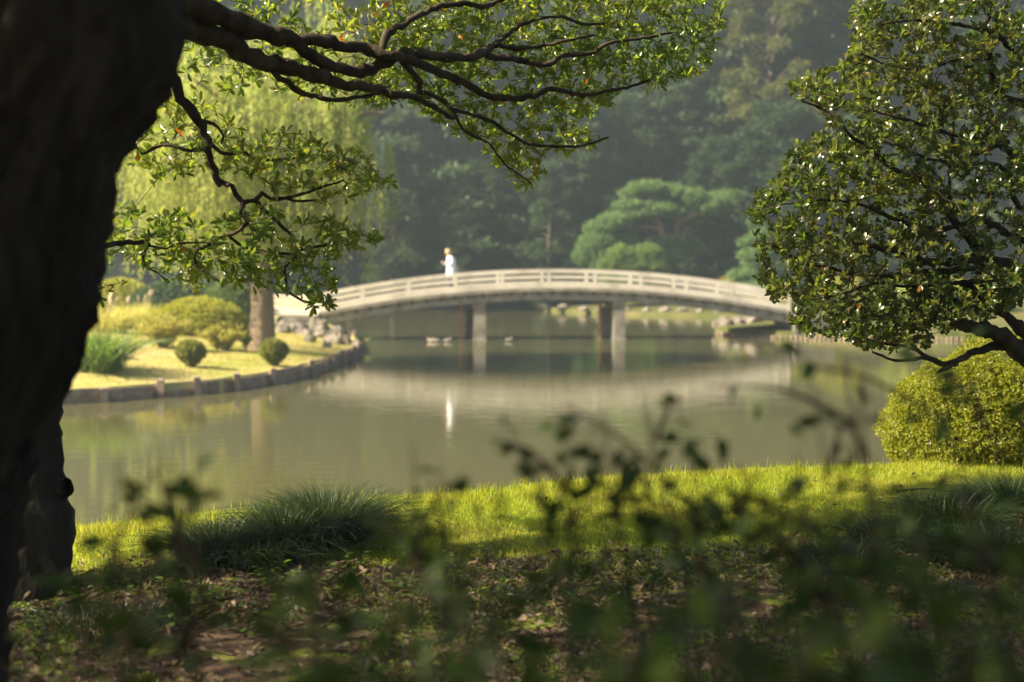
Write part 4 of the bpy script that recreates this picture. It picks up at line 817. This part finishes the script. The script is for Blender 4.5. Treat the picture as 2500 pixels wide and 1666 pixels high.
# --- the leaning dark trunk close by
E = [(440, -160), (440, 0), (432, 100), (425, 190), (382, 250), (332, 320), (290, 410), (266, 500), (244, 620), (231, 700), (224, 790), (200, 870), (150, 950), (118, 1020), (92, 1100), (62, 1220), (36, 1350), (22, 1480), (14, 1600), (8, 1760), (2, 1960)]
cx = []; rad = []
SL = np.gradient(np.array(E)[:, 0]) / np.gradient(np.array(E)[:, 1])
for (a, b), sl_ in zip(E, SL):
    Yt = 4.25; w = np.interp(b, [-160, 300, 800, 1050, 1400, 1960], [285, 262, 238, 215, 212, 240]); cx.append(pix(a - w - 14, b, Yt)); rad.append(w * Yt / FPX)
cx = np.array(cx); rad = np.array(rad); base = cx[-1].copy(); base[2] = float(gnear(base[0], base[1]))
up = [cx[0] + [.02, -.1, .6], cx[0] + [-.1, -.2, 1.6], cx[0] + [0, -.3, 3.0]]
dt = thing('leaning_trunk_tree', base, 'massive dark trunk with rough bark leaning up beside the viewer', 'tree')
P, rr = smoothline(np.vstack([np.array(up)[::-1], cx, cx[-1:] + [-.02, 0, -.35]]), np.r_[.12, .2, .27, rad, rad[-1] * 1.15], .035)
nn = 90; U = np.tile([1.0, 0, 0], (len(P), 1)); Bv = np.tile([0, 1.0, 0], (len(P), 1)); a = np.arange(nn) * 2 * np.pi / nn
zz = P[:, 2][:, None]; gro = np.abs(np.sin(a[None] * 11 + 1.1 * np.sin(zz * 3.1 + a[None] * 2) + .8 * np.sin(zz * 7 + a[None] * 5))) ** .6 * .028 + .012 * np.sin(zz * 23 + 4 * np.sin(a[None] * 7)) + .011 * R.normal(size=(len(P), nn)) + .012 * np.sin(zz * 9 + 3 * np.sin(a[None] * 3 + zz * 2))
rv = rr[:, None] + gro - .02; V = P[:, None] + rv[..., None] * (np.cos(a)[None, :, None] * U[:, None] + np.sin(a)[None, :, None] * Bv[:, None])
i = np.arange(len(P) - 1)[:, None] * nn; j = np.arange(nn)[None]; k = (j + 1) % nn
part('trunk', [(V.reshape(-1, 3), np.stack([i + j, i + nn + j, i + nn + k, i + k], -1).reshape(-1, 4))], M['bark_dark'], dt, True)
b = P[0]; St = []
for i in range(12):
    a_ = i * .52; e = b + [math.cos(a_) * 3.2, math.sin(a_) * 2.6 - .8, .5 + 1.6 * R.random()]; Pq, r_ = smoothline([b, (b + e) / 2 + [0, 0, .5], e], [.09, .06, .02], .15); part('limb', [tube(Pq, r_, 7, .06)], M['bark_dark'], dt, True)
n = 20000; cp = np.stack([-6.5 + 11 * R.random(n), -2.0 + 7.2 * R.random(n), 6.2 + 2.6 * R.random(n)], 1); k = wob(cp[:, 0], cp[:, 1] + cp[:, 2] * .4, 1.3, 6) > -.6; cp = cp[k]
part('crown', [leafgeo(cp, nrm(rdir(len(cp)) + [0, 0, .3]), nrm(rdir(len(cp)) + [0, 0, .8]), .19, .11, LEAF2)], M['leaf'], dt, False, True)

# --- a tree added out of frame, so its crown shades the ground in front
nb = np.array([-8.6, 2.2, 0.0]); nb[2] = float(gnear(nb[0], nb[1])); nbt = thing('added_shade_tree', nb, 'broad evergreen tree added out of view to shade the litter covered ground', 'tree')
Pq, r_ = smoothline([nb - [0, 0, .3], nb + [.1, 0, 1.5], nb + [-.1, .1, 3.5], nb + [.1, 0, 6.5]], [.42, .32, .26, .1], .15); part('trunk', [tube(Pq, r_, 18, .04)], M['bark_dark'], nbt, True); Lf = []
for i in range(34):
    a_ = i * 2.4; z_ = 2.6 + 4.6 * ((i * 7 % 34) / 33); rad_ = 2.0 + 2.6 * R.random(); e = nb + [math.cos(a_) * rad_ * 1.25, math.sin(a_) * rad_ * .72, z_ + .9]; Qq, q_ = smoothline([nb + [0, 0, z_ - .4], (nb + [0, 0, z_] + e) / 2, e], [.09, .06, .02], .2); part('limb', [tube(Qq, q_, 6, .06)], M['bark_dark'], nbt, True)
    n = 300; Lf.append(leafgeo(e + rdir(n) * (R.random((n, 1)) ** .45) * [1.5, 1.1, .8] - [0, 0, .1], nrm(rdir(n) + [0, 0, .3]), nrm(rdir(n) + [0, 0, .8]), .16 * (.6 + .7 * R.random(n)), .08, LEAF2))
part('crown', Lf, M['leaf'], nbt, False, True)

# ------------------------------------------------------------------ clipped azalea at the right edge of the lawn
ac = pix(2375, 1140, 11.55); ac[2] = float(gnear(ac[0], ac[1])) - .05
az = thing('azalea_shrub', ac, 'large rounded yellow green clipped shrub at the lawn edge under the glossy tree', 'shrub')
k = 11.55 / FPX; s1 = np.array([222 * k, .70, 255 * k]); c1 = ac + [0, 0, .36]
def azfol(c, s, n):
    d = rdir(n); d = d[d[:, 2] > -.55]; n = len(d); r = (1 - .16 * R.random(n) ** 1.6) * (1 + .05 * wob(d[:, 0] * 6 + d[:, 2] * 3, d[:, 1] * 6 - d[:, 2] * 2, 1, 3) + .035 * wob(d[:, 0] * 17, d[:, 2] * 17 + d[:, 1] * 9, 1, 5))
    zf_ = np.where(d[:, 2] < 0, .75, 1); P = c + d * r[:, None] * s * np.stack([zf_ ** .2, zf_ ** .2, zf_], 1); sp = nrm(d + .55 * R.normal(size=(n, 3)) + [0, 0, .3])
    Ps, As, Ns = [], [], []
    for j in range(4):
        Ps.append(P + sp * R.random((n, 1)) * .015); As.append(nrm(sp * .8 + rdir(n))); Ns.append(nrm(sp + .5 * rdir(n)))
    Ps, As, Ns = np.vstack(Ps), np.vstack(As), np.vstack(Ns); return leafgeo(Ps, As, Ns, .030 * (.6 + .7 * R.random(len(Ps))), .014, LEAF2)
part('foliage', [azfol(c1, s1 * [1, 1, .76], 13000), azfol(c1 + [.25, .1, .32], s1 * [.62, .9, .62], 6500), blob(c1, s1 * [.88, .86, .66], 4000, .06, .05, LEAF2, .2)], M['leaf_azalea'], az, stuff=True)
part('stem', stems(c1, ac[2] - .1, s1 * .8, 40, .012), M['bark'], az)

# ------------------------------------------------------------------ grass on the near bank
def edge_y(x): return np.interp(x, [-3.5, -2.4, -1.5, -.4, .6, 1.4, 2.2, 3.0, 4.2], [7.4, 7.5, 7.65, 7.7, 7.75, 7.85, 8.2, 8.7, 9.2])
def keep_lawn(x, y):
    yr = ridge_y(x); e = edge_y(x) + .3 * wob(x, y, 2.6, 2) + .15 * wob(x, y, 7, 3)
    p_ = sstep((y - e + .25) / .55) * (1 - .25 * (wob(x, y, 3.3, 6) > .6)); return (R.random(len(x)) < p_) & (y < yr + .55)
lab(turf('bank_grass', (-4.2, 5.4), (7.3, 11.9), 330000, gnear, .034, .0042, M['grass'], keep_lawn, lambda x, y: 1 + .55 * sstep((y - ridge_y(x) + .8) / .8)), 'bright green short grass along the near bank of the pond', 'grass')
# taller blades standing along the crest
n = 5200; x = -4 + 9 * R.random(n); x = x[R.random(n) < .35 + .65 * (wob(x, x * .3, 5, 2) > 0)]; y = ridge_y(x) + .1 + .3 * R.normal(size=len(x)) * .6
P_ = np.stack([x, y, gnear(x, y)], 1); n = len(x); L_ = .055 + .085 * R.random(n) ** 2.4
o = link('crest_grass', mesh('crest_grass', [leafgeo(P_, nrm(np.stack([.22 * R.normal(size=n), .2 * R.normal(size=n), 1 + 0 * x], 1)), nrm(np.stack([R.normal(size=n) * .5, -1 + 0 * x, 0 * x], 1)), L_, .006, (np.array([[0, -.5, 0], [0, .5, 0], [.6, -.4, .03], [.6, .4, .03], [1, 0, .12]]), np.array([[0, 1, 3], [0, 3, 2], [2, 3, 4]])))], M['grass']))
o['kind'] = 'stuff'; lab(o, 'taller upright grass blades standing along the crest of the near bank', 'grass')
# leaf litter under the trees
def scatter(name, n, xs, ys, L, mat, label, cat, keep, flat=.9, lift=.012, asp=.5):
    x = xs[0] + (xs[1] - xs[0]) * R.random(n); y = ys[0] + (ys[1] - ys[0]) * R.random(n); k = keep(x, y); x, y = x[k], y[k]; n = len(x)
    P = np.stack([x, y, gnear(x, y) + lift * R.random(n)], 1); N = nrm(np.stack([.45 * R.normal(size=n), .45 * R.normal(size=n), np.full(n, flat)], 1)); A = nrm(np.cross(N, rdir(n)))
    t = LEAF8[0].copy(); t[[1, 3, 4, 6, 7, 9], 2] = .12; t[10, 2] = .12
    o = link(name, mesh(name, [leafgeo(P, A, N, L * (.5 + .9 * R.random(n)), L * asp * (.6 + .7 * R.random(n)), (t, LEAF8[1]))], mat)); o['kind'] = 'stuff'; lab(o, label, cat); return o
litter_keep = lambda x, y: R.random(len(x)) < (1 - sstep((y - edge_y(x) + .15) / .5)) * (.35 + .65 * (wob(x, y, 1.7, 9) > -.25))
scatter('leaf_litter', 30000, (-3.6, 4.6), (4.6, 9.2), .055, M['litter'], 'dry brown fallen leaves covering the shaded ground', 'leaf litter', litter_keep)
scatter('lawn_litter', 420, (-3.2, 4.8), (7.8, 10.8), .05, M['litter'], 'scattered brown leaves lying on the sunlit lawn', 'leaf litter', lambda x, y: (y > edge_y(x)) & (y < ridge_y(x)), .9, .03)
scatter('moss', 60000, (-2.8, 4.6), (5.2, 8.9), .016, M['weed'], 'low green moss and clover among the fallen leaves', 'ground cover', lambda x, y: (R.random(len(x)) < .9) & (wob(x, y, 2.0, 9) + .35 * wob(x, y, 6, 1) < np.where(x > -.7, .22, -.15)) & (y < edge_y(x) + .3), .6, .03, .9)
# small bright seedlings in the litter
sp_ = [(300, 1400), (345, 1440), (290, 1430), (470, 1470), (560, 1475), (610, 1450), (660, 1415), (690, 1440), (760, 1430), (830, 1425), (620, 1500), (510, 1520), (440, 1540), (200, 1470), (130, 1500), (250, 1350), (880, 1400), (1040, 1385), (1120, 1400), (1190, 1380), (1300, 1410), (1400, 1400), (1460, 1420), (1560, 1390), (1590, 1420), (1620, 1440), (1350, 1450), (1210, 1470), (1080, 1480), (1010, 1340), (1700, 1390), (990, 1450), (1500, 1480), (600, 1560), (700, 1540)]
for a, b in sp_:
    c = gz(a, b, 1.17); c[2] = float(gnear(c[0], c[1])); n = R.integers(9, 18); t = thing('ground_seedling', c, 'small bright green seedling sprouting from the brown leaf litter', 'seedling', 'seedlings in the leaf litter')
    an = R.random(n) * 6.28; rad_ = .02 + .09 * R.random(n); hz = .02 + .07 * R.random(n); e = c + np.stack([np.cos(an) * rad_, np.sin(an) * rad_, hz], 1)
    part('stem', [tube(*smoothline([c, (c + q_) / 2 + [0, 0, .015], q_], [.0016, .0013, .001], .02), 3) for q_ in e], M['bark'], t)
    A_ = nrm(np.stack([np.cos(an), np.sin(an), .1 * R.normal(size=n)], 1)); N_ = nrm(np.stack([.3 * R.normal(size=n), .3 * R.normal(size=n), 1 + 0 * an], 1))
    part('leaves', [leafgeo(e, A_, N_, .042 * (.7 + .6 * R.random(n)), .030, LEAF8)], M['weed'], t, False, True)
# fallen sticks
for pts, lb in (([(60, 1500), (150, 1478), (230, 1450), (262, 1425)], 'thin fallen stick rising from the ground by the tree foot'), ([(170, 1520), (330, 1505), (450, 1492), (570, 1470)], 'long fallen stick lying across the leaf litter'), ([(2190, 1238), (2260, 1232), (2330, 1236)], 'dry bent twig on the bare soil beside the right grass clumps')):
    q_ = []
    for a, b in pts: g_ = gz(a, b, 1.17); g_[2] = float(gnear(g_[0], g_[1])) + .02; q_.append(g_)
    solo('fallen_stick', [tube(*smoothline(q_, np.linspace(.011, .005, len(q_)), .04), 6, .1)], M['bark'], q_[0], lb, 'stick')
# dark arching grass clumps
for a, b, Y, n, L, sp, lb in [(540, 1390, 7.75, 2600, .30, .22, 'low dark grass clump nearer the tree foot'), (800, 1325, 8.25, 4200, .44, .22, 'tall dark grass clump at the lawn edge with lit blades'), (690, 1370, 7.9, 2600, .36, .2, 'dark grass clump wedged between its two neighbours'), (640, 1400, 7.6, 1500, .26, .16, 'small dark grass clump in front of the tall one'),
        (2330, 1335, 8.5, 2400, .30, .26, 'dark grass clump trailing onto the lawn beside the bare soil'), (2470, 1290, 8.9, 2600, .34, .24, 'dark grass clump with pale arching blades on the bare soil'), (2180, 1370, 8.1, 1500, .22, .24, 'flat dark grass clump next to the moss'), (2400, 1440, 7.6, 2200, .28, .3, 'sprawling dark grass clump with dry blades'), (2060, 1440, 7.5, 1300, .2, .26, 'short dark grass clump below the lawn edge'), (250, 1560, 6.3, 900, .14, .3, 'short sparse grass clump on the litter near the leaning trunk')]:
    c = pix(a, b, Y); c[2] = float(gnear(c[0], c[1])); tuftgrass('dark_grass_clump', c, lb, n, L, sp, .0036, M['mondo'], .62, None, 'grass clump', .55)

# ------------------------------------------------------------------ out of focus shrubs close to the viewer
fgm = leafmeshes([M['leaf_fg']], asp=.5)
def near_shrub(cx_, cy_, label, sprays, filler, hmin, hmax, wid, leafL=.050, K=.9):
    cx_, cy_, wid = cx_ * K, cy_ * K, wid * K; sprays = [(a, b, y_ * K, m_, le) for a, b, y_, m_, le in sprays]
    c = np.array([cx_, cy_, float(gnear(cx_, cy_))]); t = thing('near_shrub', c, label, 'shrub'); LP, LA, LN, LL, pick = [], [], [], [], []; St = []
    def stem(b, e, m_, bend, main):
        P, r_ = smoothline([b, (b + e) / 2 + bend, e], [.006, .004, .0016], .05); St.append(tube(P, r_, 5)); u0 = .80 if main else .3
        for j in range(m_):
            u = u0 + (1 - u0) * (j + .5) / m_; q = P[min(len(P) - 1, int(u * (len(P) - 1)))]; tg = nrm(P[min(len(P) - 1, int(u * (len(P) - 1)) + 1)] - P[max(0, int(u * (len(P) - 1)) - 1)])
            sd = nrm(np.cross(tg, [0, .3, 1.0]) * (1 if j % 2 else -1) + .5 * R.normal(size=3)); A = nrm(sd + tg * .5 - np.array([0, 0, .25])); br = q + sd * .02 + R.normal(size=3) * .012
            LP.append(br); LA.append(A); LN.append(nrm(np.array([0, -.5, .45]) + .75 * R.normal(size=3))); LL.append(leafL * (.65 + .6 * R.random())); pick.append(main)
    for (a, b, Y, m_, le) in sprays:
        e = pix(a, b, Y); m_ = max(3, int(m_ * .75)); bb = np.array([c[0] + .35 * (e[0] - c[0]) + .1 * R.normal(), c[1] + .15 * R.normal(), c[2]]); stem(bb, e, m_, np.array([le * .15, 0, .12]), True)
        for q in range(1 + m_ // 9):
            e2 = e + np.array([.11 * R.normal(), .08 * R.normal(), -.01 - .09 * R.random()]); b2 = bb + (e - bb) * (.80 + .1 * R.random()) + np.array([le * .06, 0, .04]); stem(b2, e2, 3 + m_ // 5, np.array([0, 0, .03]), True)
    for i in range(filler):
        x_ = c[0] + wid * (2 * R.random() - 1); y_ = c[1] + .55 * (2 * R.random() - 1); h = hmin + (hmax - hmin) * R.random() ** 1.3; b_ = np.array([c[0] + .5 * (x_ - c[0]), y_, c[2]]); stem(b_, np.array([x_, y_ + .1 * R.normal(), c[2] + h]), int(14 + h * 34), np.array([.08 * R.normal(), 0, .06]), False)
    LP, LA, LN, LL, pick = np.array(LP), np.array(LA), np.array(LN), np.array(LL), np.array(pick)
    idx = np.where(pick)[0][:300]; rest = np.ones(len(LP), bool); rest[idx] = False
    leaf_objects(t, LP[idx], LA[idx], LN[idx], LL[idx], fgm)
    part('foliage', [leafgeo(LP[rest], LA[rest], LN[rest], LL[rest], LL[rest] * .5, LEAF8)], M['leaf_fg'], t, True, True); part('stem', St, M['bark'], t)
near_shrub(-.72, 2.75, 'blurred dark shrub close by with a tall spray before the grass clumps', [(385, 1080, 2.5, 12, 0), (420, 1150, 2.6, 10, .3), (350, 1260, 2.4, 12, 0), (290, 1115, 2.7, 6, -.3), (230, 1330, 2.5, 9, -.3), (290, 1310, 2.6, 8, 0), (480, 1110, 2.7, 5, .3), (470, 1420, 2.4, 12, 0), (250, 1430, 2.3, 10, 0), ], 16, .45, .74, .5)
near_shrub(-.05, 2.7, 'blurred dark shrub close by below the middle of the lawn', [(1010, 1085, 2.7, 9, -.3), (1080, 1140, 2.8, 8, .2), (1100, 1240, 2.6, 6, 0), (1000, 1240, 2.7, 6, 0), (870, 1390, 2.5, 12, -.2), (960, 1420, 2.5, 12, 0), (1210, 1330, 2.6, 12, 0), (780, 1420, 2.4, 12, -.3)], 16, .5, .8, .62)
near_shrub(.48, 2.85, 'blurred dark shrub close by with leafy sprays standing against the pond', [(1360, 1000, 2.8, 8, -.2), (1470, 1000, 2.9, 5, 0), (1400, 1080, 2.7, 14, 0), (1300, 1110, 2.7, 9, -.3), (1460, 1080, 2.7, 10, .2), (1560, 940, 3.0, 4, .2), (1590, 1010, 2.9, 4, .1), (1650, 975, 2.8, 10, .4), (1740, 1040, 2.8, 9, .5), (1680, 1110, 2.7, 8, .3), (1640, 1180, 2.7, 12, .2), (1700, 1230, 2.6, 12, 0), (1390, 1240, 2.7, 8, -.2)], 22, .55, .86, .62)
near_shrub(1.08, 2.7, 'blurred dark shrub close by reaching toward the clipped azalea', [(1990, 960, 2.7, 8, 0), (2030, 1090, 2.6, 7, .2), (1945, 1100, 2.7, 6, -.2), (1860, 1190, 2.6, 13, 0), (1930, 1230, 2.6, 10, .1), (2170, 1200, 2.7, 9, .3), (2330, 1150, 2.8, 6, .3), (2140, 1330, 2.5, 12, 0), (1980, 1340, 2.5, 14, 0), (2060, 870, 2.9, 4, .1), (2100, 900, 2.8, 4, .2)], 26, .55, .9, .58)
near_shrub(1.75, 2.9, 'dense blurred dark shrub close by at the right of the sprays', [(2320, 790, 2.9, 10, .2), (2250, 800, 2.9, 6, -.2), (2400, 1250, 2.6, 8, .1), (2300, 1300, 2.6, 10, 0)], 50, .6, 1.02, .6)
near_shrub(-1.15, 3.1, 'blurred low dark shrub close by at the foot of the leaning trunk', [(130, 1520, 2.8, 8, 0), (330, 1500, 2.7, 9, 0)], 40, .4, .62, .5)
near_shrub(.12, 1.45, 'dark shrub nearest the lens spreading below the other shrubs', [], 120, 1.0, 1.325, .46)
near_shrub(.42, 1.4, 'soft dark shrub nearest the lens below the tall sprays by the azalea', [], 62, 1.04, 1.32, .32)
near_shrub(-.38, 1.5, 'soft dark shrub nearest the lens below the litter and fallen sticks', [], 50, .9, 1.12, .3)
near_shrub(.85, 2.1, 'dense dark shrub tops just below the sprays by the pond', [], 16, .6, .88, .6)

# ------------------------------------------------------------------ hazy air over the whole garden
m, n, l, p, o = newmat('haze_air'); n.remove(p)
pv = n.new('ShaderNodeVolumePrincipled'); pv.inputs['Color'].default_value = (.72, .90, 1, 1); pv.inputs['Density'].default_value = .0011; pv.inputs['Anisotropy'].default_value = .35
l.new(pv.outputs[0], o.inputs['Volume'])
hz = link('haze', mesh('haze', [box((0, 70, 22.5), (400, 260, 48.0))], m)); hz['kind'] = 'stuff'; lab(hz, 'thin sunlit haze filling the air over the pond and wood', 'haze')
